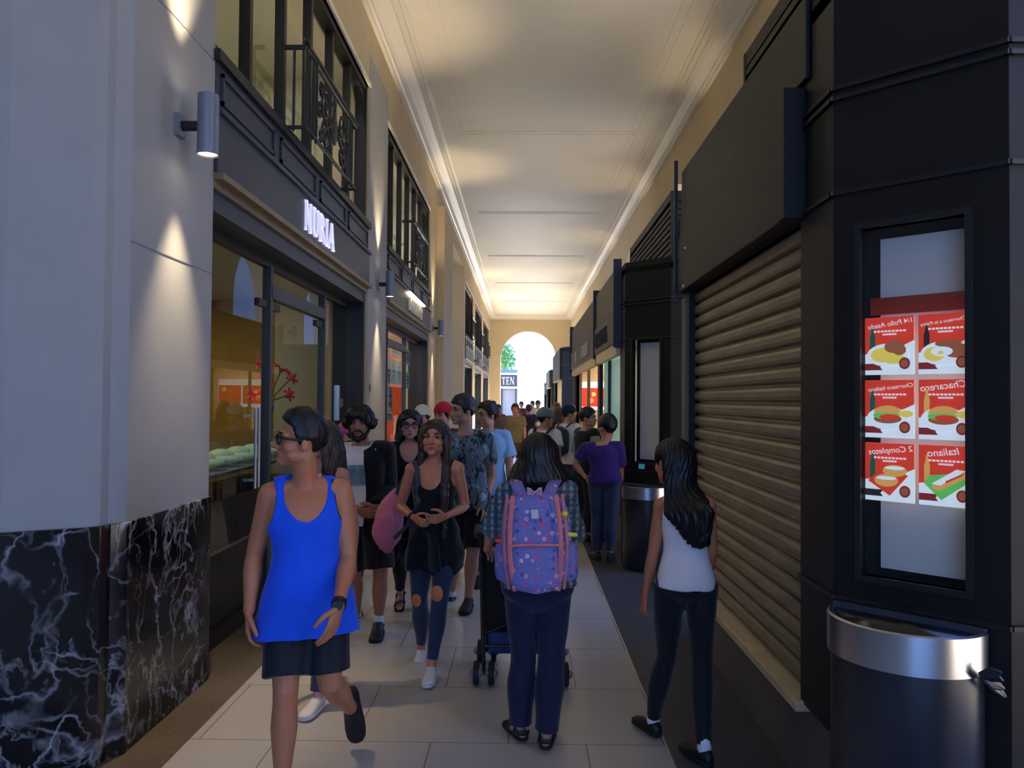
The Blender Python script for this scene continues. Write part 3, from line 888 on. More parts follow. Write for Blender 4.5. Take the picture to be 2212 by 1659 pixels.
def lightbox(fm, u0, u1, z0, z1, lab, seed):
    rnd = random.Random(seed)
    q = MB()
    q.prism([(u0, z0), (u1, z0), (u1, z1), (u0, z1)], fm, 0, .03, SI['sc_white'])
    h = z1 - z0
    q.prism([(u0 + .01, z0 + .12 * h), (u1 - .01, z0 + .12 * h), (u1 - .01, z1 - .22 * h), (u0 + .01, z1 - .22 * h)], fm, .03, .033, SI[rnd.choice(['sc_red', 'sc_orange'])])
    for k in range(6):
        a = u0 + .06 + (u1 - u0 - .12) * rnd.random(); b = z0 + h * (.25 + .4 * rnd.random()); rr = .05 + .05 * rnd.random()
        q.prism([(a + rr * math.cos(t), b + rr * .8 * math.sin(t)) for t in [2 * PI * j / 12 for j in range(12)]], fm, .033, .035 + .001 * k, SI[rnd.choice(['sc_yellow', 'sc_red', 'sc_green', 'sc_brown', 'sc_bun', 'sc_orange'])])
    o = q.build('menu_lightbox', SML, loc=fm((u0 + u1) / 2, z0, 0))
    tag(o, lab, 'menu board', 'lit menu boards inside the second kiosk')
    return o
fmb = lambda u, v, w: V((K2X + 1.29 - w, 16.6 - u, v))
for k, wd in enumerate(('farthest of the four on the long wall', 'second farthest on the long wall', 'second nearest on the long wall', 'nearest of the four on the long wall')):
    lightbox(fmb, .2 + k * 1.05, 1.17 + k * 1.05, 1.75, 2.3, 'lit red menu board inside the second kiosk, ' + wd, 11 + k)
fme = lambda u, v, w: V((K2X + .14 + u, 16.94 - w, v))
lightbox(fme, 0, .56, 1.5, 2.1, 'glowing red food board on the kiosk end wall facing the camera, left one', 31)
lightbox(fme, .58, 1.08, 1.5, 2.1, 'glowing red food board on the kiosk end wall facing the camera, right one', 32)

# --- far kiosks
k3 = kiosk(1.1, 22.2, 28.0, 3.2, 2.3, 'third kiosk down the hall with a cream lit counter', [(22.6, 27.6, 1.0, 2.3)], False)
MB().box(1.04, 1.1, 22.5, 27.8, 2.3, 3.2).build('sign_fascia', MAT['fascia'], k3)
MB().box(2.3, 2.4, 22.4, 27.9, .5, 3.0).box(1.2, 2.4, 27.6, 27.7, .5, 2.9).build('lining', MAT['cream_lit'], k3)
k4 = kiosk(1.1, 31.0, 36.0, 2.9, 2.2, 'small fourth kiosk far down the hall', [(31.4, 35.6, 1.0, 2.2)], False)
MB().box(1.04, 1.1, 31.3, 35.8, 2.2, 2.9).build('sign_fascia', MAT['fascia'], k4)
k5 = kiosk(1.15, 39.0, 43.0, 2.6, 2.0, 'smallest, farthest kiosk before the bright arch', [(39.4, 42.6, 1.0, 2.0)], False)

# --- menu reflection in kiosk one's glass, painted as glowing mirrored panels
fmw, LW = wallmap((K1X, K1A), (K1X + CH, K1A - CH), (-1, -1))
def curve_text(txt, size, shear=.25, off=.004):
    cu = bpy.data.curves.new('txt', 'FONT'); cu.body = txt; cu.size = size; cu.shear = shear; cu.offset = off * size
    cu.align_x = 'CENTER'
    o = bpy.data.objects.new('txt', cu); COL.objects.link(o)
    bpy.context.view_layer.update()
    me = bpy.data.meshes.new_from_object(o.evaluated_get(bpy.context.evaluated_depsgraph_get()))
    bpy.data.objects.remove(o)
    vs = [v.co.copy() for v in me.vertices]; fs = [list(p.vertices) for p in me.polygons]
    bpy.data.meshes.remove(me)
    return vs, fs
def circ(cx, cy, rx, ry, n=24, a0=0, a1=2 * PI):
    return [(cx + rx * math.cos(a0 + (a1 - a0) * k / n), cy + ry * math.sin(a0 + (a1 - a0) * k / n)) for k in range(n + (0 if abs(a1 - a0 - 2 * PI) < 1e-6 else 1))]
def menu(u0, u1, z0, z1, title, kind, lab):
    wdt, h = .178, z1 - z0
    loc = fmw((u0 + u1) / 2, z0, -.03)
    r = thing('menu_reflection', lab, 'reflection', loc, 'menu reflections painted into the kiosk window')
    def cl(poly):
        return [(max(u0, min(u1, u0 + a * wdt)), z0 + b * h) for a, b in poly]
    L = [0]
    def add(m, poly, mat):
        L[0] += 1
        m.prism(cl(poly), fmw, -.04, -.031 + .0004 * L[0], SI[mat])
    bg = MB()
    add(bg, [(0, 0), (1.2, 0), (1.2, 1), (0, 1)], 'sc_white')
    add(bg, [(0, .36), (.3, .40), (.7, .47), (1.2, .58), (1.2, 1), (0, 1)], 'sc_red')
    add(bg, [(0, .08), (.36, .08), (.31, .135), (.37, .195), (0, .195)], 'sc_dred' if kind != 'dogs' else 'sc_black')
    bg.build('background', SML, r)
    bo = MB()
    add(bo, [(.1, .4), (.2, .4), (.21, .66), (.18, .76), (.175, .84), (.135, .84), (.13, .76), (.1, .66)], 'sc_dgreen' if u0 < .2 else ('sc_black' if kind == 'steak' else 'sc_bun'))
    bo.build('bottle', SML, r)
    fd = MB()
    if kind in ('chicken', 'steak', 'burger', 'sandwich'):
        add(fd, circ(.46, .34, .42, .2), 'sc_white')
    if kind == 'chicken':
        add(fd, circ(.38, .34, .26, .13), 'sc_yellow'); add(fd, circ(.6, .27, .22, .09), 'sc_yellow')
        add(fd, circ(.6, .48, .2, .11), 'sc_brown'); add(fd, circ(.7, .42, .13, .09), 'sc_brown')
    elif kind == 'steak':
        add(fd, circ(.3, .33, .2, .12), 'sc_yellow'); add(fd, circ(.7, .38, .24, .12), 'sc_brown'); add(fd, circ(.55, .5, .24, .06), 'sc_brown')
        add(fd, circ(.44, .37, .2, .08), 'sc_white'); add(fd, circ(.42, .35, .06, .03), 'sc_yellow')
    elif kind in ('burger', 'sandwich'):
        add(fd, circ(.46, .33, .28, .08), 'sc_brown'); add(fd, circ(.44, .39, .27, .07), 'sc_green')
        add(fd, circ(.5, .36, .2, .05), 'sc_red'); add(fd, circ(.46, .43, .28, .13, 16, 0, PI), 'sc_bun')
        add(fd, circ(.83, .42, .14, .06), 'sc_yellow')
    elif kind == 'dogs':
        add(fd, [(.06, .34), (.5, .1), (.86, .46), (.4, .62)], 'sc_red')
        add(fd, circ(.43, .36, .24, .11), 'sc_bun'); add(fd, circ(.6, .53, .24, .1), 'sc_bun')
        add(fd, circ(.43, .4, .2, .03), 'sc_white'); add(fd, circ(.6, .58, .2, .03), 'sc_white')
    else:
        add(fd, [(.1, .36), (.42, .1), (1.1, .42), (.8, .56), (.2, .5)], 'sc_green')
        add(fd, [(.24, .3), (.36, .24), (.9, .5), (.86, .6), (.7, .62), (.3, .4)], 'sc_bun')
        add(fd, [(.24, .36), (.7, .62), (.86, .6), (.4, .34)], 'sc_white'); add(fd, [(.5, .42), (.84, .57), (.8, .52), (.5, .38)], 'sc_red')
    fd.build('food', SML, r)
    bd = MB()
    add(bd, circ(.8, .19, .105, .1), 'sc_dred'); add(bd, circ(.8, .19, .075, .07), 'sc_brown')
    bd.build('round_badge', SML, r)
    tx = MB()
    for (t, sz, cy) in ((title, .036 if len(title) < 12 else .027, .84),):
        vs, fs = curve_text(t, sz)
        wv = max(v.x for v in vs) - min(v.x for v in vs)
        q_ = min(1.0, (.158 if u0 < .2 else .148) / wv)
        vs = [v * q_ for v in vs]
        i = len(tx.v)
        for v in vs:
            uu = min(u1 + .02, u0 + (.54 if u0 < .2 else .48) * wdt - v.x)
            tx.v.append(fmw(min(uu, u1), z0 + cy * h + v.y - v.x * .12, -.0205))
        for f_ in fs:
            tx.f.append([i + k for k in f_]); tx.mi.append(0)
    for (xa, xb, cy) in ((.2, .86, .735), (.38, .66, .68)):    # fine print too small to read
        for j in range(9):
            ua, ub = u0 + (xa + (xb - xa) * j / 9) * wdt, u0 + (xa + (xb - xa) * (j + .72) / 9) * wdt
            if ub < u1:
                tx.prism([(ua, z0 + cy * h), (ub, z0 + cy * h), (ub, z0 + (cy + .03) * h), (ua, z0 + (cy + .03) * h)], fmw, -.0215, -.0205)
    tx.build('lettering', MAT['sc_white'], r)
    return r
CO = [(.108, .282), (.298, .461)]
RW = [(1.805, 2.02), (1.57, 1.785), (1.335, 1.55)]
MENU = [('1/4 Pollo Asado', 'chicken', 'painted reflection of a menu picture showing roast chicken with chips, top left of the six'),
        ('Churrasco a lo Pobre', 'steak', 'painted reflection of a menu picture showing steak with fried eggs, top right of the six'),
        ('Churrasco Italiano', 'burger', 'painted reflection of a menu picture showing a bun with green filling, middle left of the six'),
        ('Chacarero', 'sandwich', 'painted reflection of a menu picture showing a bean and tomato sandwich, middle right of the six'),
        ('2 Completos', 'dogs', 'painted reflection of a menu picture showing two hot dogs on a red tray, bottom left'),
        ('Italiano', 'dog', 'painted reflection of a menu picture showing one hot dog on a green tray, bottom right')]
for k, (t, kd, lb) in enumerate(MENU):
    (u0, u1), (z0, z1) = CO[k % 2], RW[k // 2]
    menu(u0, u1, z0, z1, t, kd, lb)
hd = MB().prism([(.108, 2.035), (.461, 2.035), (.461, 2.1), (.108, 2.1)], fmw, -.085, -.08).build('header_reflection', M('dim_red_strip', (120, 36, 20), .5, emit=(120, 36, 20), es=.12), loc=fmw(.28, 2.035, -.08))
tag(hd, 'dim red strip of painted reflection above the six menu reflections', 'sign')  # red upper part of the menu reflection, painted as a faint glow

# cyan sticker in the second kiosk's window
fk2, _L = wallmap((K2X, 8.55), (K2X + CH, 8.55 - CH), (-1, -1))
o = MB().prism([(.2, .98), (.27, .98), (.27, 1.04), (.2, 1.04)], fk2, .001, .012).build('sticker', M('cyan_sticker', (80, 170, 190), .4, emit=(60, 150, 175), es=.25), loc=fk2(.235, .98, 0))
tag(o, 'small cyan lit card on the second kiosk, above the far bin', 'sticker')

# ================================================================== bins
def bin_(label):
    r = thing('trash_bin', label, 'trash bin', (0, 0, 0), 'half-round bins with steel rims')
    A, B_ = .252, .235
    def half(z, e=0.0, n=26):
        a, b = A + e, B_ + e
        return [V((a * math.cos(t), -b * math.sin(t), z)) for t in [PI * k / n for k in range(n + 1)]]
    m = MB().rings([half(.03, -.012), half(.05), half(.82)], True)
    o = m.build('body', M('navy_black_bin_paint', (26, 30, 40), .32, spec=.6), r); with_angle(o.data, 40)
    q = MB()
    ri = [half(.80, .012), half(.93, .012), half(.935, .004), half(.93, -.012), half(.84, -.014)]
    q.rings(ri, False)
    o = q.build('rim', MAT['steel'], r); with_angle(o.data, 40)
    MB().box(-A - .005, A + .005, -.012, .012, .8, .945).build('back_plate', MAT['darkblue'], r)
    l = MB(); ln = []
    for k, (z, e) in enumerate(((.925, -.016), (.88, -.03), (.845, -.06))):
        ln.append([p + V((.006 * math.sin(9 * j + k), .006 * math.cos(7 * j), 0)) for j, p in enumerate(half(z, e))])
    l.rings(ln, True)
    l.build('liner_bag', M('black_liner', (14, 14, 16), .25), r, smooth=True)
    MB().rings([half(0, -.02), half(.035, -.02)], True).build('foot', MAT['rubber'], r)
    return r
bn = bin_('dark half-round bin with a wide steel rim, nearest at the lower right')
q0 = fmw(.268, 0, .02)
b2 = dup(bn, (1.26, 8.62 - .12, 0), rz=-PI / 4, label='dark bin with a steel rim beside the second kiosk, behind the long-haired girl')
bn.location = q0; bn.rotation_euler = (0, 0, -PI / 4)
b2.location = V(P(1394, 1222, 8.05).xy.to_3d()); b2.scale = (1, 1, .9)
b2.rotation_euler = (0, 0, -PI / 4)
cp = MB()
rn = random.Random(3)
for k in range(5):
    c = fmw(.29 + .03 * rn.random(), .87 + .02 * rn.random(), .1 + .05 * rn.random())
    cp.ell(c, (.03 + .02 * rn.random(), .03, .025), seg=7, rg=5)
for k, v in enumerate(cp.v):
    cp.v[k] = v + V((rn.uniform(-.008, .008), rn.uniform(-.008, .008), rn.uniform(-.006, .01)))
o = cp.build('crumpled_paper', M('brown_paper', (150, 104, 78), .7), loc=fmw(.3, .85, .12))
tag(o, 'crumpled brown paper lying in the nearest bin', 'paper')
bg = MB()
base = fmw(.535, .82, .13)
for k in range(4):
    d_ = V((.05 + .02 * k, -.03 + .025 * k, .02 - .035 * k))
    bg.tube([base, base + d_ * .6 + V((0, 0, .01 * (k % 2))), base + d_], [(.01, .003), (.022, .003), (.006, .003)], 8)
bg.build('liner_knot', M('black_bag_knot', (20, 22, 28), .18), bn) if False else None
o = bg.build('plastic_bag', M('black_bag_knot', (20, 24, 34), .15), loc=base)
tag(o, 'knotted corner of a shiny black bag at the nearest bin rim', 'bag')

# ================================================================== outside the far arch
ts = thing('street_pavilion', 'pale blue shop building with white letters seen through the arch', 'building', (-4, 62, 0))
MB().box(-9, -.45, 60, 66, 2.6, 4.0).build('upper_wall', M('blue_shop_wall', (120, 140, 165), .7), ts)
MB().box(-9, -.4, 59.8, 60, 3.6, 3.75).box(-9, -.4, 59.8, 60, 2.55, 2.72).build('white_band', MAT['white'], ts)
MB().box(-9, -.5, 60.3, 66, 0, 2.55).build('lower_wall', M('grey_shop_glass', (150, 160, 170), .3), ts)
for x in (-1.7, -.6, -3.2, -4.6):
    MB().box(x, x + .14, 60, 60.2, 0, 2.6).build('post', MAT['darkblue'], ts)
sb = MB().box(-9, -.45, 59.9, 60, 2.74, 3.55).build('sign_board', MAT['darkblue'], ts)
tw = text_width('TEN', .6)
for ch, m in letters('TEN', lambda a, b, q: (-1.62 + a * .7, 59.89 - q, 2.86 + b), .58, .03):
    m.build('letter', MAT['letter_lit'], sb)
sb3 = thing('sky_dimming_building', 'added grey building across the side street, dims low sky behind the right arches', 'building', (25, 20, 0))
MB().box(24, 30, -20, 58, 0, 8).build('wall', M('added_building_grey', (150, 152, 158), .85), sb3)  # added to cut the low sky brightness in the right arches
tb_ = thing('shade_block', 'added unseen building beyond the street, shades the ground outside the right arches', 'building', (12, 70, 0))
MB().box(3.1, 30, 62, 78, 0, 15).build('wall', MAT['plaster'], tb_)  # added out of view to keep sun off the ground at the right
t = thing('street_tree', 'small leafy green tree above the pale blue shop', 'tree', (-1.55, 68, 0))
MB().tube([(-1.55, 68, 0), (-1.5, 68, 3), (-1.6, 68.1, 5)], [.14, .11, .06], 10).build('trunk', M('bark', (84, 70, 56), .9), t)
lf = MB(); rn = random.Random(5)
for k in range(900):
    a = rn.random() * 2 * PI; b = math.acos(rn.uniform(-1, 1)); rr = 1.25 * rn.random() ** .4
    c = V((-1.6 + rr * .75 * math.sin(b) * math.cos(a), 68 + rr * math.sin(b) * math.sin(a), 5.3 + rr * 1.1 * math.cos(b)))
    d1 = V((rn.uniform(-1, 1), rn.uniform(-1, 1), rn.uniform(-1, 1))).normalized() * .12
    d2 = d1.orthogonal().normalized() * .06
    lf.poly([c - d1, c + d2, c + d1, c - d2])
lf.build('foliage', M('leaves', (96, 140, 60), .6), t)

# ================================================================== stroller
def stroller():
    r = thing('stroller', 'folded-back black umbrella stroller with twin wheels, pushed by the backpack woman', 'stroller', (-.02, 4.75, 0))
    MAT['strollerfab'] = M('black_stroller_cloth', (13, 13, 15), .85, var=.2, vscale=8, bump=.15, bscale=10)
    x0, x1 = -.235, .235
    rg = []
    for (z, w_, y, d) in ((.26, .19, 4.83, .05), (.34, .215, 4.8, .09), (.5, .225, 4.76, .12), (.64, .235, 4.70, .12), (.76, .25, 4.66, .1), (.84, .23, 4.63, .08), (.885, .18, 4.62, .05)):
        rg.append([V((w_ * math.copysign(abs(math.cos(a)) ** .5, math.cos(a)) + .012 * math.sin(z * 30 + 3 * a), y - d * .4 * math.sin(a) + .01 * math.sin(z * 22), z + .008 * math.sin(5 * a))) for a in [2 * PI * k / 28 for k in range(28)]])
    MB().rings(rg, True).build('seat_back', MAT['strollerfab'], r, smooth=True)
    fr = MB()
    for s in (-1, 1):
        fr.tube([(s * .24, 4.25, .98), (s * .24, 4.36, 1.0), (s * .235, 4.5, .93), (s * .23, 4.95, .4), (s * .225, 5.12, .17)], .012, 10)
        fr.tube([(s * .235, 4.56, .8), (s * .228, 4.68, .32), (s * .222, 4.70, .14)], .012, 10)
    fr.tube([(-.22, 4.69, .24), (.22, 4.69, .24)], .01, 8); fr.tube([(-.23, 4.9, .45), (.23, 4.72, .3)], .009, 8); fr.tube([(.23, 4.9, .45), (-.23, 4.72, .3)], .009, 8)
    fr.build('frame', MAT['blackmetal'], r)
    for s in (-1, 1):
        MB().tube([(s * .24, 4.22, .975), (s * .24, 4.35, .998)], .02, 12).build('grip', MAT['rubber'], r)
    for s in (-1, 1):
        for y in (4.72, 5.14):
            w_ = MB()
            for dx in (-.045, .045):
                cx = s * .222 + dx
                prof = [(.03, -.014), (.062, -.016), (.07, -.008), (.07, .008), (.062, .016), (.03, .014), (.02, .012), (.02, -.012)]
                pts = [[V((cx + h, y + rr * math.cos(a), .071 + rr * math.sin(a))) for a in [2 * PI * k / 24 for k in range(24)]] for rr, h in prof + prof[:1]]
                w_.rings(pts, False)
                w_.tube([(cx - .012, y, .071), (cx + .012, y, .071)], .03, 16, mi=1)
            w_.tube([(s * .222 - .05, y, .071), (s * .222 + .05, y, .071)], .008, 8)
            w_.tube([(s * .222, y, .071), (s * .222, y - .02 if y < 5 else y - .03, .18)], .011, 8)
            o = w_.build('wheel', [MAT['rubber'], MAT['alu']], r); with_angle(o.data, 40)
    MB().box(-.2, .2, 4.78, 5.08, .16, .3).build('basket', M('navy_basket_cloth', (30, 52, 110), .8), r, bevel=.03)
    return r
stroller()
# ================================================================== people
def interp(tab, t):
    ts = [r[0] for r in tab]
    if t <= ts[0]: return tab[0][1:]
    if t >= ts[-1]: return tab[-1][1:]
    k = max(i for i in range(len(ts)) if ts[i] <= t)
    if k == len(ts) - 1: return tab[-1][1:]
    u = (t - ts[k]) / (ts[k + 1] - ts[k])
    # catmull-rom
    def g(i): return np.array(tab[max(0, min(len(tab) - 1, i))][1:], float)
    p0, p1, p2, p3 = g(k - 1), g(k), g(k + 1), g(k + 2)
    return .5 * ((2 * p1) + (-p0 + p2) * u + (2 * p0 - 5 * p1 + 4 * p2 - p3) * u * u + (-p0 + 3 * p1 - 3 * p2 + p3) * u ** 3)

TORSO = {
 'm': [(-.24, .05, .06, 0), (-.17, .105, .09, 0), (-.05, .155, .112, -.005), (.08, .163, .112, -.008), (.25, .150, .104, 0), (.42, .141, .099, .004), (.6, .151, .107, .01), (.78, .166, .117, .012), (.9, .168, .112, .004), (1.0, .148, .092, -.006), (1.07, .102, .074, -.012), (1.14, .060, .060, -.01)],
 'f': [(-.24, .05, .06, 0), (-.17, .112, .095, 0), (-.05, .166, .117, -.008), (.06, .168, .118, -.01), (.22, .149, .105, 0), (.42, .123, .090, .004), (.6, .129, .098, .006), (.76, .141, .106, .008), (.9, .141, .1, .002), (1.0, .124, .083, -.006), (1.07, .083, .066, -.01), (1.14, .050, .052, -.008)],
}
class Body:
    def __init__(s, J, sex='m', H=1.7, b=1.0, limb=1.0):
        s.J = {k: V(v) for k, v in J.items()}
        s.sex = sex; s.s = H / 1.72; s.b = b; s.lm = limb * (1.0 if sex == 'm' else .9)
        J = s.J
        s.hm = (J['hR'] + J['hL']) / 2; s.sm = (J['sR'] + J['sL']) / 2
        s.up = (s.sm - s.hm).normalized()
        s.hr = (J['hR'] - J['hL']).normalized(); s.sr = (J['sR'] - J['sL']).normalized()
        s.fw = s.up.cross(s.sr).normalized()
        f = V(J['face']).normalized(); hu = V(J.get('hup', (0, 0, 1)))
        hu = (hu - f * hu.dot(f)).normalized()
        s.hx, s.hy, s.hz = f.cross(hu), f, hu
        s.HM = Matrix((s.hx, s.hy, s.hz)).transposed()
        s.hs = J.get('hscale', V((1, 0, 0)))[0] * (1.0 if sex == 'm' else .95)
        s.hc = J['head']
    def hp(s, x, y, z):
        return s.hc + s.HM @ V((x, y, z)) * s.hs
    def tframe(s, t):
        r = s.hr.lerp(s.sr, max(0, min(1, t))); r = (r - s.up * r.dot(s.up)).normalized()
        return s.hm + (s.sm - s.hm) * t, r, s.up.cross(r).normalized()
    def tring(s, t, inf=0.0, n=32, k=2.3, low=-9):
        c, r, f = s.tframe(t)
        hw, hd, fo = interp(TORSO[s.sex], max(t, low))
        hw = hw * s.s * s.b + inf; hd = hd * s.s * (.4 + .6 * s.b) + inf
        out = []
        for j in range(n):
            a = 2 * PI * j / n
            ca, sa = math.cos(a), math.sin(a)
            x = math.copysign(abs(ca) ** (2 / k), ca) * hw; y = math.copysign(abs(sa) ** (2 / k), sa) * hd
            out.append(c + r * x + f * (y + fo * s.s))
        return out
    def torso(s, m, t0=-.24, t1=1.14, inf=lambda t: 0.0, n=32, steps=26, low=-9):
        m.rings([s.tring(t0 + (t1 - t0) * k / steps, inf(t0 + (t1 - t0) * k / steps), n, 2.3, low) for k in range(steps + 1)], True)
        if s.sex == 'f' and t0 < .6 < t1:
            for sg in (-1, 1):
                c, r, f = s.tframe(.73)
                e = inf(.73)
                m.ell(c + r * (sg * .062 * s.s * s.b) + f * (.072 * s.s), (.056 * s.s + e, .052 * s.s + e, .056 * s.s + e), Matrix((r, f, s.up)).transposed())
    def limb(s, m, a, b, c, prof, inf=lambda u: 0.0, upto=2.0, start=0.0, back=None, seg=16, rnd=True):
        """a->b->c joint chain; prof = [(u, r)], u in 0..2"""
        us = sorted(set([u for u, r in prof if start <= u <= upto] + [start, upto] + [k * .125 for k in range(17) if start < k * .125 < upto]))
        pts, rad = [], []
        for u in us:
            p = a.lerp(b, u) if u <= 1 else b.lerp(c, u - 1)
            # round the joint a little
            if .8 < u < 1.2:
                q = (a.lerp(b, .8 + (u - .8) * .5) + b.lerp(c, max(0, (u - .8) * .5))) / 2
                p = p.lerp(q, .25)
            if back is not None and 1 < u < 1.95:
                p = p + back * (.014 * s.s * math.sin((u - 1) * PI))
            r = float(interp([(x, y) for x, y in prof], u)[0]) * s.s * s.lm + inf(u)
            pts.append(p); rad.append(r)
        m.tube(pts, rad, seg, rnd=rnd)
ARM = [(0, .056), (.3, .050), (.6, .045), (1.0, .038), (1.25, .041), (1.6, .033), (1.9, .026), (2.0, .026)]
ARMF = [(0, .050), (.3, .046), (.6, .042), (1.0, .035), (1.25, .037), (1.6, .030), (1.9, .024), (2.0, .024)]
LEG = [(0, .092), (.25, .088), (.55, .074), (.85, .058), (1.0, .054), (1.15, .052), (1.35, .057), (1.6, .046), (1.85, .035), (2.0, .035)]

def remesh(m, voxel, smooth=2):
    me = m.mesh('tmp')
    o = bpy.data.objects.new('tmp', me); COL.objects.link(o)
    md = o.modifiers.new('r', 'REMESH'); md.mode = 'VOXEL'; md.voxel_size = voxel; md.adaptivity = 0
    bpy.context.view_layer.update()
    out = bpy.data.meshes.new_from_object(o.evaluated_get(bpy.context.evaluated_depsgraph_get()))
    bpy.data.objects.remove(o); bpy.data.meshes.remove(me)
    bm = bmesh.new(); bm.from_mesh(out)
    for k in range(smooth):
        bmesh.ops.smooth_vert(bm, verts=bm.verts, factor=.5, use_axis_x=True, use_axis_y=True, use_axis_z=True)
    bm.to_mesh(out); bm.free()
    return out

def arrays(me):
    n = len(me.vertices)
    co = np.empty(n * 3, np.float32); me.vertices.foreach_get('co', co)
    no = np.empty(n * 3, np.float32); me.vertices.foreach_get('normal', no)
    return co.reshape(-1, 3).astype(float), no.reshape(-1, 3).astype(float)
def setco(me, co):
    me.vertices.foreach_set('co', co.astype(np.float32).ravel()); me.update()

def sstep(x):
    x = np.clip(x, 0, 1); return x * x * (3 - 2 * x)
def cut_ell(me, cuts, depth=.03, edge=.008):
    """sink the cloth below the skin inside the ellipsoids -> a clean neckline or arm hole"""
    if not cuts: return
    co, no = arrays(me)
    k = np.zeros(len(co))
    for c, r, rot in cuts:
        R = np.array(rot) if rot is not None else np.eye(3)
        q = (co - np.array(c)) @ R            # columns of rot are the axes
        q = q / np.array(r)
        d = (np.linalg.norm(q, axis=1) - 1) * min(r)
        k = np.maximum(k, sstep((edge * .5 - d) / edge))
    setco(me, co - no * (depth * k)[:, None])
_rs = np.random.RandomState(4)
WV = _rs.normal(size=(14, 3)); WP = _rs.uniform(0, 6.28, 14)
def wrinkle(me, amp, freq=16, aniso=(1, 1, .5), seed=0, fold=None):
    co, no = arrays(me)
    q = co * np.array(aniso) * freq
    h = np.zeros(len(co))
    for j in range(14):
        h += np.sin(q @ WV[j] * (.5 + .08 * j) + WP[j] + seed * 1.7 + 1.5 * np.sin(q @ WV[(j + 5) % 14] * .4 + WP[(j + 3) % 14]))
    h = h / 14
    h = np.maximum(np.sign(h) * np.abs(h) ** .8, -.28)
    setco(me, co + no * (amp * 2.2 * h)[:, None])

def obj_from(me, name, mats, parent=None, off=V((0, 0, 0)), smooth=True):
    me.name = name
    co, _ = arrays(me); setco(me, co - np.array(off))
    me.materials.clear()
    for m in (mats if isinstance(mats, (list, tuple)) else [mats]):
        me.materials.append(m)
    me.polygons.foreach_set('use_smooth', [smooth] * len(me.polygons)); me.update()
    o = bpy.data.objects.new(name, me); COL.objects.link(o)
    if parent: o.parent = parent
    return o

def hand(m, B, side, fing):
    J = B.J; w = J['w' + side]; d = V(J['hd' + side]).normalized(); th = V(J['th' + side])
    sd = (th - d * th.dot(d)).normalized()
    n = d.cross(sd) * (-1 if side == 'R' else 1)
    k = B.s * (1.0 if B.sex == 'm' else .9)
    curl = float(J.get('curl' + side, V((.35, 0, 0)))[0])
    m.tube([w - d * .01, w + d * .03 * k, w + d * .065 * k, w + d * .092 * k], [(.026 * k, .019 * k), (.036 * k, .016 * k), (.041 * k, .0145 * k), (.039 * k, .012 * k)], 14, ref=sd)
    for i, (off, ln) in enumerate(((.030, .9), (.0105, 1.0), (-.0095, .95), (-.029, .76))):
        p = w + d * (.088 - .004 * abs(i - 1.2)) * k + sd * off * k
        dd = (d + sd * (off * 1.6)).normalized(); pts = [p - dd * .012 * k, p]; a = 0
        for ls in (.043, .027, .022):
            a += curl * (.55 + .12 * i if ls == .043 else 1.0)
            q = (dd * math.cos(a) + n * math.sin(a)).normalized()
            p = p + q * ls * ln * k; pts.append(p)
        fing.tube(pts, [.0088 * k, .0092 * k, .0083 * k, .0075 * k, .0062 * k], 8)
    p = w + d * .022 * k + sd * .026 * k
    q1 = (d * .62 + sd * .68 + n * .34).normalized(); q2 = (d * .85 + sd * .28 + n * .42).normalized(); q3 = (d * .93 + n * .4).normalized()
    pts = [p - q1 * .012 * k, p + q1 * .04 * k, p + q1 * .04 * k + q2 * .032 * k, p + q1 * .04 * k + q2 * .032 * k + q3 * .024 * k]
    fing.tube(pts, [.015 * k, .0115 * k, .0098 * k, .0075 * k], 9)

def head_shape(m, B):
    hp = B.hp; R = B.HM; k = B.hs
    def e(x, y, z, r): m.ell(hp(x, y, z), tuple(v * k for v in r), R, 20, 14)
    e(0, -.008, .038, (.074, .094, .083))
    e(0, .022, -.02, (.0655, .070, .078))
    e(0, .034, -.062, (.049, .054, .046)); e(0, .068, -.091, (.027, .025, .021))
    for s in (-1, 1):
        e(s * .042, .046, -.024, (.025, .034, .03))
        e(s * .046, .018, -.062, (.018, .04, .028))
        m.tube([hp(s * .008, .089, .024), hp(s * .028, .087, .03), hp(s * .05, .07, .022)], [.011 * k] * 3, 10)
        m.ell(hp(s * .077, -.012, -.008), (.010 * k, .020 * k, .032 * k), R @ Matrix.Rotation(-.25 * s, 3, 'Z'), 12, 10)
        e(s * .011, .096, -.034, (.0095, .012, .009))
    m.tube([hp(0, .084, .022), hp(0, .096, -.004), hp(0, .110, -.029)], [.0085 * k, .0105 * k, .0125 * k], 10)
    m.tube([hp(-.022, .080, -.062), hp(0, .091, -.059), hp(.022, .080, -.062)], [.008 * k, .011 * k, .008 * k], 10)
    m.tube([hp(-.018, .079, -.072), hp(0, .089, -.071), hp(.018, .079, -.072)], [.008 * k, .011 * k, .008 * k], 10)

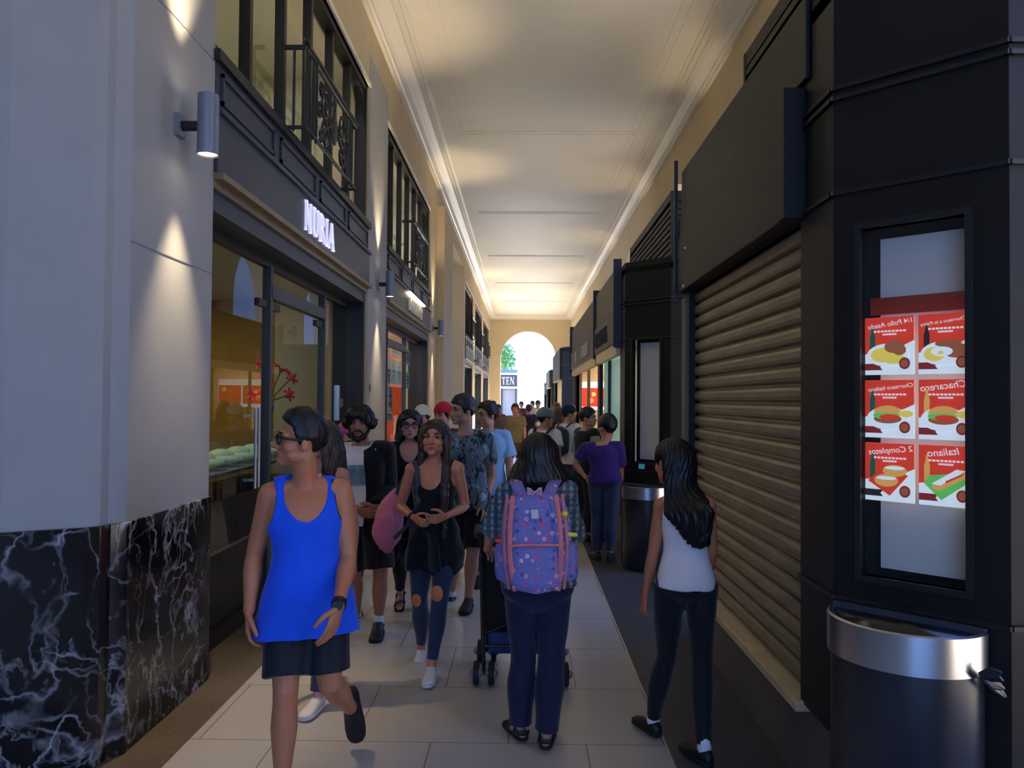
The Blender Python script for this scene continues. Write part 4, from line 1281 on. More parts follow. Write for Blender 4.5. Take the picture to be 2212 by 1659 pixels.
MAT['eye_w'] = M('eye_white', (150, 138, 130), .3)
MAT['eye_d'] = M('dark_iris', (30, 20, 16), .2)
MAT['black_hair'] = M('black_hair', (16, 14, 15), .42, spec=.4, var=.5, vscale=14, bump=.5, bscale=26, stretch=(5, 5, .6))
MAT['brown_hair'] = M('dark_brown_hair', (54, 38, 31), .42, spec=.45, var=.5, vscale=14, bump=.5, bscale=26, stretch=(5, 5, .6))
MAT['brow'] = M('brow_hair', (24, 18, 16), .8)
def lips_mat(c): return M('lip_skin', c, .45)
SKIN = {}
def skin(c):
    if c not in SKIN:
        t = NT('skin')
        nz = t.n('ShaderNodeTexNoise', i_Scale=9.0, i_Detail=3.0)
        t.l(t.coord(), nz.inputs['Vector'])
        a = lin(*c); b = lin(min(255, c[0] * 1.03), c[1] * .93, c[2] * .9)
        t.l(t.ramp(nz.outputs['Fac'], [(.35, a), (.7, b)]), t.b.inputs['Base Color'])
        t.b.inputs['Roughness'].default_value = .48
        t.b.inputs['Subsurface Weight'].default_value = .06
        t.b.inputs['Subsurface Radius'].default_value = (.02, .008, .004)
        SKIN[c] = t.m
    return SKIN[c]

def face_bits(B, root, base, sk, glasses=None, beard=None):
    hp = B.hp; R = B.HM; k = B.hs
    m = MB()
    for s in (-1, 1):
        m.ell(hp(s * .031, .0755, .003), (.012 * k, .0112 * k, .0062 * k), R, 14, 10)
        c = hp(s * .031, .0862, .003)
        m.ell(c, (.0052 * k, .0022 * k, .0055 * k), R, 10, 8, mi=1)
    m.build('eyes', [MAT['eye_w'], MAT['eye_d']], root, smooth=True)
    m = MB()
    for s in (-1, 1):
        m.tube([hp(s * .013, .095, .024), hp(s * .03, .0955, .032), hp(s * .05, .083, .030)], [(.003 * k, .0055 * k), (.003 * k, .0055 * k), (.002 * k, .003 * k)], 8, ref=B.hy)
        m.tube([hp(s * .018, .0835, .011), hp(s * .031, .0885, .0135), hp(s * .045, .08, .009)], .0026 * k, 6)
    m.build('eyebrows', MAT['brow'], root, smooth=True)
    m = MB()
    m.tube([hp(-.021, .087, -.0635), hp(-.006, .1005, -.0585), hp(.006, .1005, -.0585), hp(.021, .087, -.0635)], [.002 * k, .0048 * k, .0048 * k, .002 * k], 8)
    m.tube([hp(-.019, .086, -.067), hp(0, .0985, -.0715), hp(.019, .086, -.067)], [.002 * k, .0055 * k, .002 * k], 8)
    m.build('lips', lips_mat(tuple(int(v) for v in (sk[0] * .82, sk[1] * .62, sk[2] * .62))), root, smooth=True)
    if glasses:
        m = MB()
        for s in (-1, 1):
            rg = [hp(s * .034 + .027 * math.copysign(abs(math.cos(a)) ** .7, math.cos(a)), .103 - .012 * abs(.03 + .027 * math.cos(a) * s) / .06, .004 + .021 * math.copysign(abs(math.sin(a)) ** .7, math.sin(a))) for a in [2 * PI * j / 20 for j in range(20)]]
            m.tube(rg + rg[:2], .0032 * k, 6, rnd=False)
            m.tube([hp(s * .06, .094, .010), hp(s * .078, .05, .012), hp(s * .082, -.005, .008), hp(s * .08, -.02, -.008)], (.0022 * k, .005 * k), 6, ref=B.hx)
        m.tube([hp(-.009, .108, .008), hp(0, .111, .011), hp(.009, .108, .008)], .003 * k, 6)
        g = m.build('glasses', MAT['plastic'], root, smooth=True)
        q = MB()
        for s in (-1, 1):
            q.poly([hp(s * .034 + .026 * math.cos(a), .102 - .012 * abs(.03 + .026 * math.cos(a) * s) / .06, .004 + .02 * math.sin(a)) for a in [2 * PI * j / 20 for j in range(20)]])
        q.build('lens', glasses, g)

def hair_cap(B, root, base, mat, line, thick=.010, rough=.004, top=0.0, name='hair', seed=1, sweep=0.0):
    """line(az) -> height of the hair edge; az=0 front, pi back"""
    n, rg = 72, 44
    m = MB(); R = []
    rn = np.random.RandomState(seed)
    for i in range(1, rg):
        th = PI * i / rg
        row = []
        for j in range(n):
            az = 2 * PI * j / n
            dx, dy, dz = math.sin(th) * math.sin(az), math.sin(th) * math.cos(az), math.cos(th)
            x, y, z = .0755 * dx, -.008 + .096 * dy, .036 + .087 * dz
            if z < .03: x *= 1.0 - .12 * min(1, (.03 - z) / .1)
            a = abs((az + PI) % (2 * PI) - PI)
            kk = float(sstep(np.array((z - line(a)) / .016 + .5)))
            ex = thick + top * max(0, dz) ** 2 * (1 + sweep * dy)
            nz = noise.noise(V((x * 60, y * 60, z * 22 + seed * 5))) * rough * 1.6
            s = 1 + (ex + nz) / .09 * kk - .22 * (1 - kk)
            row.append(B.hp(x * s, -.008 + (y + .008) * s, .036 + (z - .036) * s))
        R.append(row)
    m.rings(R, True)
    return m.build(name, mat, root, smooth=True)
def line_short(front=.072, temple=.03, ear=-.012, back=-.055):
    pts = [(0, front), (.5, front - .006), (.95, temple + .012), (1.3, ear), (1.55, ear - .004), (1.75, .012), (2.1, -.02), (2.5, back), (PI + .01, back - .004)]
    return lambda a: float(interp(pts, a)[0])

def hair_long(B, root, base, mat, locks, voxel=.007, line=None, thick=.014, seed=2, amp=.004, curtain=True, wave=.012):
    """locks: list of (azimuth, drop length, [extra waypoints]) in head space"""
    m = MB(); k = B.hs
    rn = random.Random(seed)
    m.ell(B.hp(0, -.012, .038), ((.0755 + thick) * k, (.096 + thick) * k, (.086 + thick * .8) * k), B.HM, 28, 18)
    for (az, L, wps, r) in locks:
        sx, cy = math.sin(az), math.cos(az)
        pts = [B.hp(.04 * sx, -.01 + .05 * cy, .10), B.hp(.074 * sx, -.01 + .09 * cy, .055), B.hp(.083 * sx, -.012 + .1 * cy, -.01)]
        rad = [.024 * k, .03 * k, .03 * k]
        if wps:
            for q in wps:
                pts.append(V(q)); rad.append(r)
            rad[-1] = r * .45
        else:
            st = 5
            for j in range(1, st + 1):
                t = j / st
                d = V((0, 0, -1)) * (L * t)
                w = wave * math.sin(3.5 * t * PI + az * 7 + seed)
                pts.append(pts[2] + d + B.hx * (w + .012 * sx * t) + B.hy * (.02 * cy * math.sin(t * PI)))
                rad.append(r * (1 - .5 * t ** 2))
        # smooth the path
        P2, R2 = [], []
        for j in range(len(pts) - 1):
            for u in (0, .33, .66):
                tb = [(i, *p) for i, p in enumerate(pts)]
                P2.append(V(interp(tb, j + u))); R2.append(rad[j] * (1 - u) + rad[j + 1] * u)
        P2.append(pts[-1]); R2.append(rad[-1])
        m.tube(P2, R2, 10)
    me = remesh(m, voxel, 2)
    co, no = arrays(me)
    # open the face
    hc = np.array(B.hc); R = np.array(B.HM)
    q = (co - hc) @ R / k
    fc = (q - np.array([0, .085, -.028])) / np.array([.066, .085, .098])
    d = np.linalg.norm(fc, axis=1) - 1
    kk = sstep((.06 - d) / .12)
    tgt = np.array([0, -.01, .0])
    q2 = q + (tgt - q) * (.32 * kk)[:, None]
    co = q2 * k @ R.T + hc
    # strands
    ph = np.arctan2(q[:, 0], q[:, 1] + .01)
    h = np.sin(ph * 34 + 6 * np.sin(q[:, 2] * 18 + seed)) + .6 * np.sin(ph * 71 + 5 * np.sin(q[:, 2] * 11))
    co += no * (amp * .5 * h * (1 - kk))[:, None]
    setco(me, co)
    return obj_from(me, 'hair', mat, root, base)

def shoe(B, root, base, an, fwd, up, mat, sole, style='sneaker', sock=None):
    k = B.s * (1.0 if B.sex == 'm' else .9)
    f = V(fwd).normalized(); u = V(up); u = (u - f * u.dot(f)).normalized(); r = f.cross(u)
    o = an - u * .085 * k - f * .055 * k
    secs = [(-.012, .018, .05, .01), (.0, .03, .078, .0), (.03, .037, .098, 0), (.065, .038, .102, 0), (.10, .040, .082, 0), (.15, .045, .064, 0), (.2, .047, .052, 0), (.24, .043, .042, 0), (.262, .03, .032, .004), (.272, .014, .02, .008)]
    if style == 'hightop':
        secs[1] = (.0, .034, .125, 0); secs[2] = (.03, .040, .145, 0); secs[3] = (.065, .040, .14, 0); secs[4] = (.1, .042, .10, 0)
    m = MB(); R = []
    for (x, w, h, z0) in secs:
        ring = []
        for j in range(20):
            a = 2 * PI * j / 20
            ca, sa = math.cos(a), math.sin(a)
            y = w * k * math.copysign(abs(ca) ** .8, ca)
            z = z0 + .014 + (h - .014) * (.5 + .5 * math.copysign(abs(sa) ** .75, sa))
            if sa > 0: y *= (1 - .35 * sa * (1 if h > .06 else .4))
            ring.append(o + f * x * k + r * y + u * z * k)
        R.append(ring)
    m.rings(R, True)
    if style == 'sandal':
        m = MB()
        for x, wv in ((.06, .043), (.17, .05)):
            m.tube([o + f * (x + .02 * math.cos(a)) * k + r * wv * k * math.cos(a) + u * (.02 + .062 * (1 if x < .1 else .62) * math.sin(a)) * k for a in [PI * j / 10 for j in range(11)]], (.016 * k, .004), 8, ref=f)
        m.tube([o + f * .0 * k - r * .0 + u * .05 * k + r * .036 * k * math.cos(a) - f * .012 * math.sin(a) for a in [PI * j / 8 for j in range(9)]], (.012, .004), 8, ref=u)
    s_ = m.build('sandal' if style == 'sandal' else 'shoe', mat, root, smooth=True)
    q = MB(); R = []
    for (z, e) in ((0, -.003), (.004, .003), (.02, .003), (.024, -.002)):
        ring = []
        for j in range(len(secs)):
            x, w = secs[j][0], secs[j][1]
            ring.append(o + f * x * k + r * (w + e) * k + u * z * k)
        for j in reversed(range(len(secs))):
            x, w = secs[j][0], secs[j][1]
            ring.append(o + f * x * k - r * (w + e) * k + u * z * k)
        R.append(ring)
    q.rings(R, True)
    q.build('sole', sole, s_)
    if sock:
        MB().tube([an + u * .0 * k, an + u * .03 * k, an + u * .045 * k], [.042 * k, .041 * k, .041 * k], 14).build('sock', sock, root, smooth=True)

def foot_bare(m, B, an, fwd, up):
    k = B.s * .92; f = V(fwd).normalized(); u = V(up); u = (u - f * u.dot(f)).normalized(); r = f.cross(u)
    o = an - u * .06 * k - f * .05 * k
    m.tube([o + f * .01 * k + u * .02 * k, o + f * .05 * k + u * .028 * k, o + f * .12 * k + u * .026 * k, o + f * .19 * k + u * .012 * k, o + f * .23 * k + u * .006 * k], [(.026 * k, .028 * k), (.03 * k, .036 * k), (.036 * k, .026 * k), (.042 * k, .016 * k), (.03 * k, .011 * k)], 14, ref=r)

def make_person(J, label, sex='m', H=1.7, b=1.0, sk=(176, 124, 92), voxel=.006, face=True, limb=1.0, bare_feet=False, glasses=None, group=None, fingers=True):
    B = Body(J, sex, H, b, limb)
    J = B.J
    m, fg = MB(), MB()
    B.torso(m)
    nb = B.tframe(1.0)[0]
    nr = .055 if sex == 'm' else .042
    m.tube([nb - B.up * .03, nb + (B.hp(0, -.02, -.07) - nb) * .5, B.hp(0, -.016, -.06), B.hp(0, -.012, -.02)], [nr * 1.25 * B.s, nr * B.s, nr * B.s, nr * B.s], 16)
    head_shape(m, B)
    arm = ARM if sex == 'm' else ARMF
    for s in 'RL':
        sh = J['s' + s]; c = B.tframe(1.0)[0]
        m.tube([c.lerp(sh, .3) + B.up * .01, c.lerp(sh, .7) + B.up * .006, sh], [.062 * B.s, .058 * B.s, .056 * B.s * B.lm], 14)
        B.limb(m, sh, J['e' + s], J['w' + s], arm)
        hand(m, B, s, fg)
        k_, a_ = J['k' + s], J['a' + s]
        back = (J['h' + s] + a_) / 2 - k_
        back = -B.fw if back.length < .02 else (back.normalized() - B.fw).normalized()
        B.limb(m, J['h' + s], k_, a_, LEG, back=back)
        if bare_feet:
            foot_bare(m, B, a_, J['f' + s], J.get('fu' + s, (0, 0, 1)))
        else:
            m.tube([a_, a_ - V(J.get('fu' + s, (0, 0, 1))) * .035], [.033 * B.s] * 2, 10)
    me = remesh(m, voxel, 2)
    if fingers:
        fm_ = fg.mesh('f')
        bm = bmesh.new(); bm.from_mesh(me); bm.from_mesh(fm_); bm.to_mesh(me); bm.free(); bpy.data.meshes.remove(fm_)
    base = V((B.hm.x, B.hm.y, 0))
    root = obj_from(me, 'person', skin(sk), None, base)
    root.location = base
    tag(root, label, 'person', group)
    B.root, B.base, B.voxel = root, base, voxel
    if face:
        face_bits(B, root, base, sk, glasses)
    return B

def top(B, mat, name='shirt', inf=.010, hem=-.05, hem_inf=.02, t1=1.08, sleeve=.5, sl_inf=.014, neck='crew', wr=.004, holes=False, extra=(), cuff=None, seed=0, cuts=(), hole=1.0, wf=15, ns=1.0):
    m = MB()
    B.torso(m, hem, t1, lambda t: inf + hem_inf * max(0, (.55 - t)) ** 1.3, steps=24, low=.03)
    if not holes:
        for s in 'RL':
            sh = B.J['s' + s]; c = B.tframe(1.0)[0]
            e = inf + .002
            m.tube([c.lerp(sh, .45) + B.up * .008, c.lerp(sh, .8) + B.up * .004, sh], [.058 * B.s + e * .6, .057 * B.s + e * .8, .056 * B.s * B.lm + e], 14)
            if sleeve > 0:
                B.limb(m, sh, B.J['e' + s], B.J['w' + s], ARM if B.sex == 'm' else ARMF, lambda u: inf + sl_inf * min(1, u / max(.3, sleeve)), upto=sleeve, rnd=sleeve > 1.9)
    else:
        for s in 'RL':
            sh = B.J['s' + s]; c = B.tframe(1.0)[0]
            m.tube([c.lerp(sh, .35) + B.up * .012, c.lerp(sh, .72) + B.up * .01], [.058 * B.s + inf * .7, .055 * B.s + inf * .7], 14)
    me = remesh(m, B.voxel, 2)
    if wr: wrinkle(me, wr, wf, (1, 1, .55), seed)
    c, r, f = B.tframe(1.0)
    rot = Matrix((r, f, B.up)).transposed()
    cl = list(cuts)
    s_ = B.s
    if neck == 'crew': cl.append((c + B.up * .085 * s_ + f * .012, (.066 * s_, .074 * s_, .06 * s_), rot))
    if neck == 'scoop': cl.append((c + B.up * .05 * s_ + f * .075, (.082 * s_, .12 * s_, .155 * s_), rot))
    if neck == 'deep': cl.append((c + B.up * .03 * s_ + f * .09, (.095 * s_ * ns, .13 * s_ * ns, .16 * s_ * ns), rot))
    if neck in ('scoop', 'deep'): cl.append((c + B.up * .09 * s_ - f * .02, (.07 * s_ * ns, .09 * s_ * ns, .075 * s_ * ns), rot))
    if neck == 'back': cl.append((c + B.up * .05 * s_, (.085 * s_, .14 * s_, .11 * s_), rot))
    if holes:
        for s, sg in (('R', 1), ('L', -1)):
            cl.append((B.J['s' + s] + r * (sg * .028 * s_) - B.up * .02, (.055 * s_ * hole, .2, .125 * s_ * hole), rot))
    cut_ell(me, cl, .026, .008)
    return obj_from(me, name, mat, B.root, B.base)

def bottoms(B, mat, name='trousers', length=1.93, inf=.012, knee=.014, hem=.018, waist=.16, wr=.003, flare=0, seed=1):
    m = MB()
    B.torso(m, -.24, waist, lambda t: inf, steps=10)
    for s in 'RL':
        h, k, a = B.J['h' + s], B.J['k' + s], B.J['a' + s]
        back = ((h + a) / 2 - k); back = -B.fw if back.length < .02 else (back.normalized() - B.fw).normalized()
        B.limb(m, h, k, a, LEG, lambda u: inf + (knee - inf) * min(1, u) + (hem - knee) * max(0, u - 1) + flare * min(1, u / length), upto=length, back=back, rnd=False)
    me = remesh(m, B.voxel, 2)
    if wr: wrinkle(me, wr, 17, (1, 1, .8), seed)
    return obj_from(me, name, mat, B.root, B.base)

# ------------------------------------------------------------------ ready-made walking and standing poses
def pose(x, y, yaw, H, sex='m', stride=.0, lead='R', arms='hang', look=None, elbow=.2):
    """yaw in degrees: 0 walks away from the camera (+Y), 180 walks towards it"""
    s = H / 1.72
    a = math.radians(yaw)
    f = V((math.sin(a), math.cos(a), 0)); r = V((f.y, -f.x, 0)); z = V((0, 0, 1))
    O = V((x, y, 0))
    J = {}
    hw, sw = .085 * s, (.168 if sex == 'm' else .150) * s
    th, shn = .415 * s, .40 * s
    for sd, sg in (('R', 1), ('L', -1)):
        ph = stride if sd == lead else -stride
        J['h' + sd] = r * sg * hw + z * .90 * s
        tv = (f * math.sin(ph) - z * math.cos(ph))
        J['k' + sd] = J['h' + sd] + tv * th
        bend = ph - (.12 if ph >= 0 else -ph * .9 + .15) if stride else 0
        J['a' + sd] = J['k' + sd] + (f * math.sin(bend) - z * math.cos(bend)) * shn + r * sg * .005
        J['f' + sd] = f + r * sg * .15
        if stride and ph < 0:
            J['f' + sd] = (f * .8 - z * .6); J['fu' + sd] = (z * .8 + f * .6)
    dz = .087 * s - min(J['aR'].z, J['aL'].z)
    if stride:
        lo = 'R' if J['aR'].z < J['aL'].z else 'L'
    lift = V((0, 0, dz))
    for k in list(J):
        if k[0] in 'hka': J[k] = J[k] + lift
    hz = J['hR'].z
    top_ = hz + .51 * s
    for sd, sg in (('R', 1), ('L', -1)):
        sh = r * sg * sw + z * top_
        J['s' + sd] = sh
        ph = (-stride if sd == lead else stride) * .8
        if arms == 'hang':
            J['e' + sd] = sh + (f * math.sin(ph - .05) - z * math.cos(ph)) * .285 * s + r * sg * .05
            J['w' + sd] = J['e' + sd] + (f * math.sin(ph + elbow) - z * math.cos(ph + elbow)) * .25 * s + r * sg * .005
            J['hd' + sd] = (J['w' + sd] - J['e' + sd]); J['th' + sd] = f
        elif arms == 'front':
            J['e' + sd] = sh - z * .275 * s + r * sg * .06 - f * .02
            J['w' + sd] = J['e' + sd] + f * .2 * s - r * sg * .12 * s + z * .02
            J['hd' + sd] = f * .4 - r * sg; J['th' + sd] = z
    for k in list(J):
        if k[0] in 'hkasew' and k[1:] in ('R', 'L') and k[:2] not in ('hd',): J[k] = J[k] + O
    J['head'] = O + z * (top_ + .205 * s) + f * .012
    J['face'] = f if look is None else V((math.sin(math.radians(look)), math.cos(math.radians(look)), -.03))
    return J

def px(d, **kw):
    """joints given as (photo x, photo y, distance)"""
    J = {}
    for k, v in kw.items():
        J[k] = P(*v) if k[0] in 'hsewka' and k not in ('hdR', 'hdL') else V(v)
    J.update({k: V(v) for k, v in d.items()})
    return J
# ------------------------------------------------------------------ cloth materials
def cloth(name, rgb, rough=.85, var=.12, bump=.12):
    return M(name, rgb, rough, spec=.25, var=var, vscale=5, bump=bump, bscale=60, sheen=.15)
MAT['blue_tank'] = cloth('royal_blue_jersey', (18, 84, 226), .75)
MAT['navy_piping'] = cloth('navy_piping', (12, 22, 70))
MAT['blk'] = cloth('black_cloth', (20, 20, 24))
MAT['blkshort'] = cloth('black_shorts_cloth', (24, 27, 36), .6)
MAT['jean'] = cloth('dark_blue_denim', (42, 52, 78), .8, .3)
MAT['navy'] = cloth('navy_trouser_cloth', (18, 27, 58), .75, .15)
MAT['blkjean'] = cloth('black_denim', (22, 22, 28), .75)
MAT['whitetee'] = cloth('white_jersey', (226, 216, 214))
MAT['purple'] = cloth('purple_jersey', (46, 25, 98))
MAT['khaki'] = cloth('khaki_cloth', (124, 110, 78))
MAT['lightblue'] = cloth('light_blue_cotton', (136, 180, 224))
MAT['shoe_blk'] = M('black_shoe', (18, 18, 22), .55, bump=.15, bscale=30)
MAT['sole_blk'] = M('black_sole', (14, 14, 16), .7)
MAT['shoe_wht'] = M('off_white_shoe', (216, 206, 196), .6, var=.1)
MAT['sole_wht'] = M('white_sole', (214, 208, 200), .6)
MAT['sock'] = M('white_sock', (220, 222, 228), .9)
MAT['lens_tint'] = glass_mat('tinted_lens', (.25, .27, .32), boost=1.2)
MAT['lens_clear'] = glass_mat('clear_lens', (.9, .92, .95))

def _camo():
    t = NT('camouflage_jersey'); co = t.coord((9, 9, 4))
    nz = t.n('ShaderNodeTexNoise', i_Scale=1.6, i_Detail=4.0, i_Roughness=.6, i_Distortion=1.2); t.l(co, nz.inputs['Vector'])
    c = t.ramp(nz.outputs['Fac'], [(.0, lin(18, 22, 26)), (.44, lin(24, 28, 32)), (.48, lin(84, 104, 116)), (.54, lin(110, 134, 146)), (.58, lin(48, 56, 62)), (.64, lin(170, 190, 200))], 'LINEAR')
    t.l(c, t.b.inputs['Base Color']); t.b.inputs['Roughness'].default_value = .85
    return t.m
MAT['camo'] = _camo()
def _plaid():
    t = NT('blue_plaid_cotton'); co = t.coord((1, 1, 1))
    def wv(d, s):
        w = t.n('ShaderNodeTexWave', bands_direction=d, i_Scale=s); t.l(co, w.inputs['Vector']); return w.outputs['Color']
    a = t.mix(.5, wv('X', 9), wv('Z', 9), 'MULTIPLY'); b = t.mix(.5, wv('Z', 14), wv('Y', 11))
    c = t.ramp(a, [(.1, lin(28, 40, 66)), (.5, lin(60, 92, 110)), (.9, lin(150, 160, 160))])
    t.l(t.mix(.35, c, t.ramp(b, [(.3, lin(40, 96, 100)), (.8, lin(150, 130, 110))])), t.b.inputs['Base Color'])
    t.b.inputs['Roughness'].default_value = .9
    return t.m
MAT['plaid'] = _plaid()
def _floral():
    t = NT('floral_canvas'); co = t.coord((1, 1, 1))
    vo = t.n('ShaderNodeTexVoronoi', feature='F1', i_Scale=36.0, i_Randomness=.9); t.l(co, vo.inputs['Vector'])
    v2 = t.n('ShaderNodeTexVoronoi', feature='F1', i_Scale=75.0); t.l(co, v2.inputs['Vector'])
    sp = t.n('ShaderNodeSeparateColor'); t.l(vo.outputs['Color'], sp.inputs[0])
    col = t.ramp(sp.outputs[0], [(0, lin(206, 80, 120)), (.3, lin(226, 150, 160)), (.5, lin(214, 196, 200)), (.7, lin(150, 60, 100)), (.85, lin(70, 70, 150))], 'CONSTANT')
    ms = t.ramp(vo.outputs['Distance'], [(.0, (0, 0, 0, 1)), (.11, (0, 0, 0, 1)), (.14, (1, 1, 1, 1)), (.33, (1, 1, 1, 1)), (.38, (0, 0, 0, 1))])
    on = t.ramp(sp.outputs[1], [(.0, (0, 0, 0, 1)), (.3, (1, 1, 1, 1))], 'CONSTANT')
    m2 = t.ramp(v2.outputs['Distance'], [(.0, (1, 1, 1, 1)), (.16, (1, 1, 1, 1)), (.22, (0, 0, 0, 1))])
    base = t.mix(m2, lin(112, 112, 174), lin(178, 156, 188))
    t.l(t.mix(t.mix(1.0, ms, on, 'MULTIPLY'), base, col), t.b.inputs['Base Color'])
    t.b.inputs['Roughness'].default_value = .8
    return t.m
MAT['floral'] = _floral()
MAT['salmon'] = cloth('salmon_webbing', (206, 118, 120))
MAT['pinkbag'] = cloth('pink_backpack_cloth', (206, 112, 136), .7, .15)

# ================================================================== A: man in the blue tank top
J = px(dict(face=(-.93, -.36, .10), hup=(.12, 0, 1), fR=(-.15, -1, -.03), fL=(.12, .12, -1), fuL=(.1, -1, .0), hdR=(.02, -.12, -1), hdL=(-.25, -.2, -1), thR=(.3, -1, 0), thL=(-.5, -.9, -.2), curlR=(.5, 0, 0), curlL=(.3, 0, 0)),
       hR=(623, 1306, 3.40), hL=(702, 1300, 3.45), sR=(585, 1068, 3.42), sL=(735, 1060, 3.50),
       eR=(548, 1206, 3.42), wR=(538, 1318, 3.32), eL=(752, 1206, 3.46), wL=(731, 1310, 3.20),
       kR=(617, 1492, 3.28), aR=(608, 1712, 3.26), kL=(712, 1478, 3.40), aL=(756, 1528, 3.74), head=(650, 953, 3.40))
A = make_person(J, 'man in a royal blue tank top and black shorts, head turned aside, nearest walker', 'm', 1.68, .98, (186, 122, 86), .005, glasses=MAT['lens_tint'], limb=1.0)
top(A, MAT['navy_piping'], 'armhole_trim', .003, .3, .0, 1.12, neck='deep', holes=True, wr=0, hole=.9, ns=1.13)
top(A, MAT['blue_tank'], 'tank_top', .015, -.26, .08, 1.12, neck='deep', holes=True, wr=.013, wf=12)
c_, r_, f_ = A.tframe(1.0)
bottoms(A, MAT['blkshort'], 'shorts', .82, .007, .016, .03, -.02, .005, flare=.022)
hair_cap(A, A.root, A.base, MAT['black_hair'], line_short(.078, .045, -.006, -.082), .011, .004, .022, sweep=.7)
shoe(A, A.root, A.base, A.J['aR'], (-.15, -1, 0), (0, 0, 1), MAT['shoe_blk'], MAT['sole_blk'])
shoe(A, A.root, A.base, A.J['aL'], (.12, .12, -1), (.1, -1, 0), MAT['shoe_blk'], MAT['sole_blk'])
wl = A.J['wL']; dw = (A.J['wL'] - A.J['eL']).normalized()
wt = tag(MB().tube([wl - dw * .028, wl - dw * .006], [.0315, .031], 20, rnd=False).tube([wl - dw * .018 + V((.005, -.03, 0)), wl - dw * .018 + V((.006, -.042, 0))], .019, 18, rnd=False).build('wristwatch', MAT['plastic'], loc=wl), 'black wristwatch on the left wrist of the man in blue', 'watch')

# ================================================================== B: long-haired woman behind him
J = pose(P(694, 900, 4.45).x, 4.45, 200, 1.56, 'f', .22, 'L', look=262)
B_ = make_person(J, 'woman with long brown hair half hidden behind the man in blue', 'f', 1.56, .88, (196, 138, 118), .007)
top(B_, cloth('purple_tank', (92, 70, 120)), 'top', .008, .0, .02, 1.08, neck='deep', holes=True)
bottoms(B_, MAT['jean'], 'jeans')
lk = [(az, .34, None, .03) for az in (1.9, 2.2, 2.5, 2.8, 3.14, 3.5, 3.8, 4.1, 4.4)]
hair_long(B_, B_.root, B_.base, MAT['brown_hair'], lk)
for s in 'RL':
    shoe(B_, B_.root, B_.base, B_.J['a' + s], B_.J['f' + s], B_.J.get('fu' + s, (0, 0, 1)), MAT['shoe_wht'], MAT['sole_wht'])

# ================================================================== C: bearded man
J = px(dict(face=(.03, -1, -.08), fR=(-.2, -1, -.3), fL=(.05, -1, -.05), fuR=(0, -.3, 1), hdR=(.8, -.5, -.35), hdL=(-.8, -.5, -.3), thR=(.2, -.6, .8), thL=(-.2, -.6, .8), curlR=(.7, 0, 0), curlL=(.7, 0, 0)),
       hR=(762, 1118, 5.78), hL=(812, 1118, 5.74), sR=(738, 976, 5.80), sL=(832, 972, 5.76),
       eR=(732, 1062, 5.86), wR=(776, 1100, 5.64), eL=(840, 1056, 5.80), wL=(812, 1098, 5.62),
       kR=(766, 1236, 5.84), aR=(770, 1330, 6.15), kL=(822, 1238, 5.66), aL=(818, 1346, 5.70), head=(777, 913, 5.74))
C_ = make_person(J, 'bearded man with a white printed T-shirt, open black jacket and black shorts', 'm', 1.70, 1.0, (172, 116, 90), .006)
top(C_, MAT['whitetee'], 't_shirt', .010, -.1, .03, 1.08, .55, .014, 'crew', .004)
bottoms(C_, MAT['blk'], 'shorts', .9, .016, .034, .03, .1, .004, flare=.02)
hair_long(C_, C_.root, C_.base, MAT['black_hair'], [(az, 0, [C_.hp(.102 * math.sin(az), -.012 + .115 * math.cos(az), .0), C_.hp(.096 * math.sin(az), -.012 + .108 * math.cos(az), -.03)], .032) for az in (1.15, 1.45, 1.8, 2.1, 2.4, 2.7, 3.0, 3.3, 3.6, 3.9, 4.2, 4.5, 4.85, 5.15)] + [(az, 0, [C_.hp(.085 * math.sin(az), .02 + .1 * math.cos(az), .075), C_.hp(.07 * math.sin(az), .02 + .095 * math.cos(az), .055)], .024) for az in (-.75, -.35, 0, .35, .75)], .006, seed=12, thick=.02, amp=.008)
m = MB()
def bt(*p): return C_.hp(*p)
m.tube([bt(-.066, .0, -.02), bt(-.066, .02, -.055), bt(-.045, .055, -.092), bt(0, .083, -.112), bt(.045, .055, -.092), bt(.066, .02, -.055), bt(.066, .0, -.02)], [.012, .016, .021, .026, .021, .016, .012], 12)
m.tube([bt(-.03, .076, -.06), bt(-.02, .092, -.05), bt(0, .1, -.047), bt(.02, .092, -.05), bt(.03, .076, -.06)], .0065, 8)
m.tube([bt(-.03, .078, -.06), bt(-.032, .074, -.085)], .008, 8); m.tube([bt(.03, .078, -.06), bt(.032, .074, -.085)], .008, 8)
m.build('beard', MAT['black_hair'], C_.root, smooth=True)
# chest print
c, r, f = C_.tframe(.66)
pr = MB()
n_ = 8
MAT['print'] = M('faded_teal_print', (126, 150, 156), .85, var=.45, vscale=14)
for i in range(n_):
    for j in range(6):
        def q(u, v):
            t = .50 + .30 * v; cc, rr, ff = C_.tframe(t)
            hw, hd, fo = interp(TORSO['m'], t)
            x = (u - .5) * .21; k = max(0, 1 - (abs(x) / (hw + .013)) ** 2.3) ** (1 / 2.3)
            return cc + rr * x + ff * ((hd + .0175) * k + fo)
        pr.poly([q(i / n_, j / 6), q((i + 1) / n_, j / 6), q((i + 1) / n_, (j + 1) / 6), q(i / n_, (j + 1) / 6)])
pr.build('shirt_print', MAT['print'], C_.root, smooth=True)
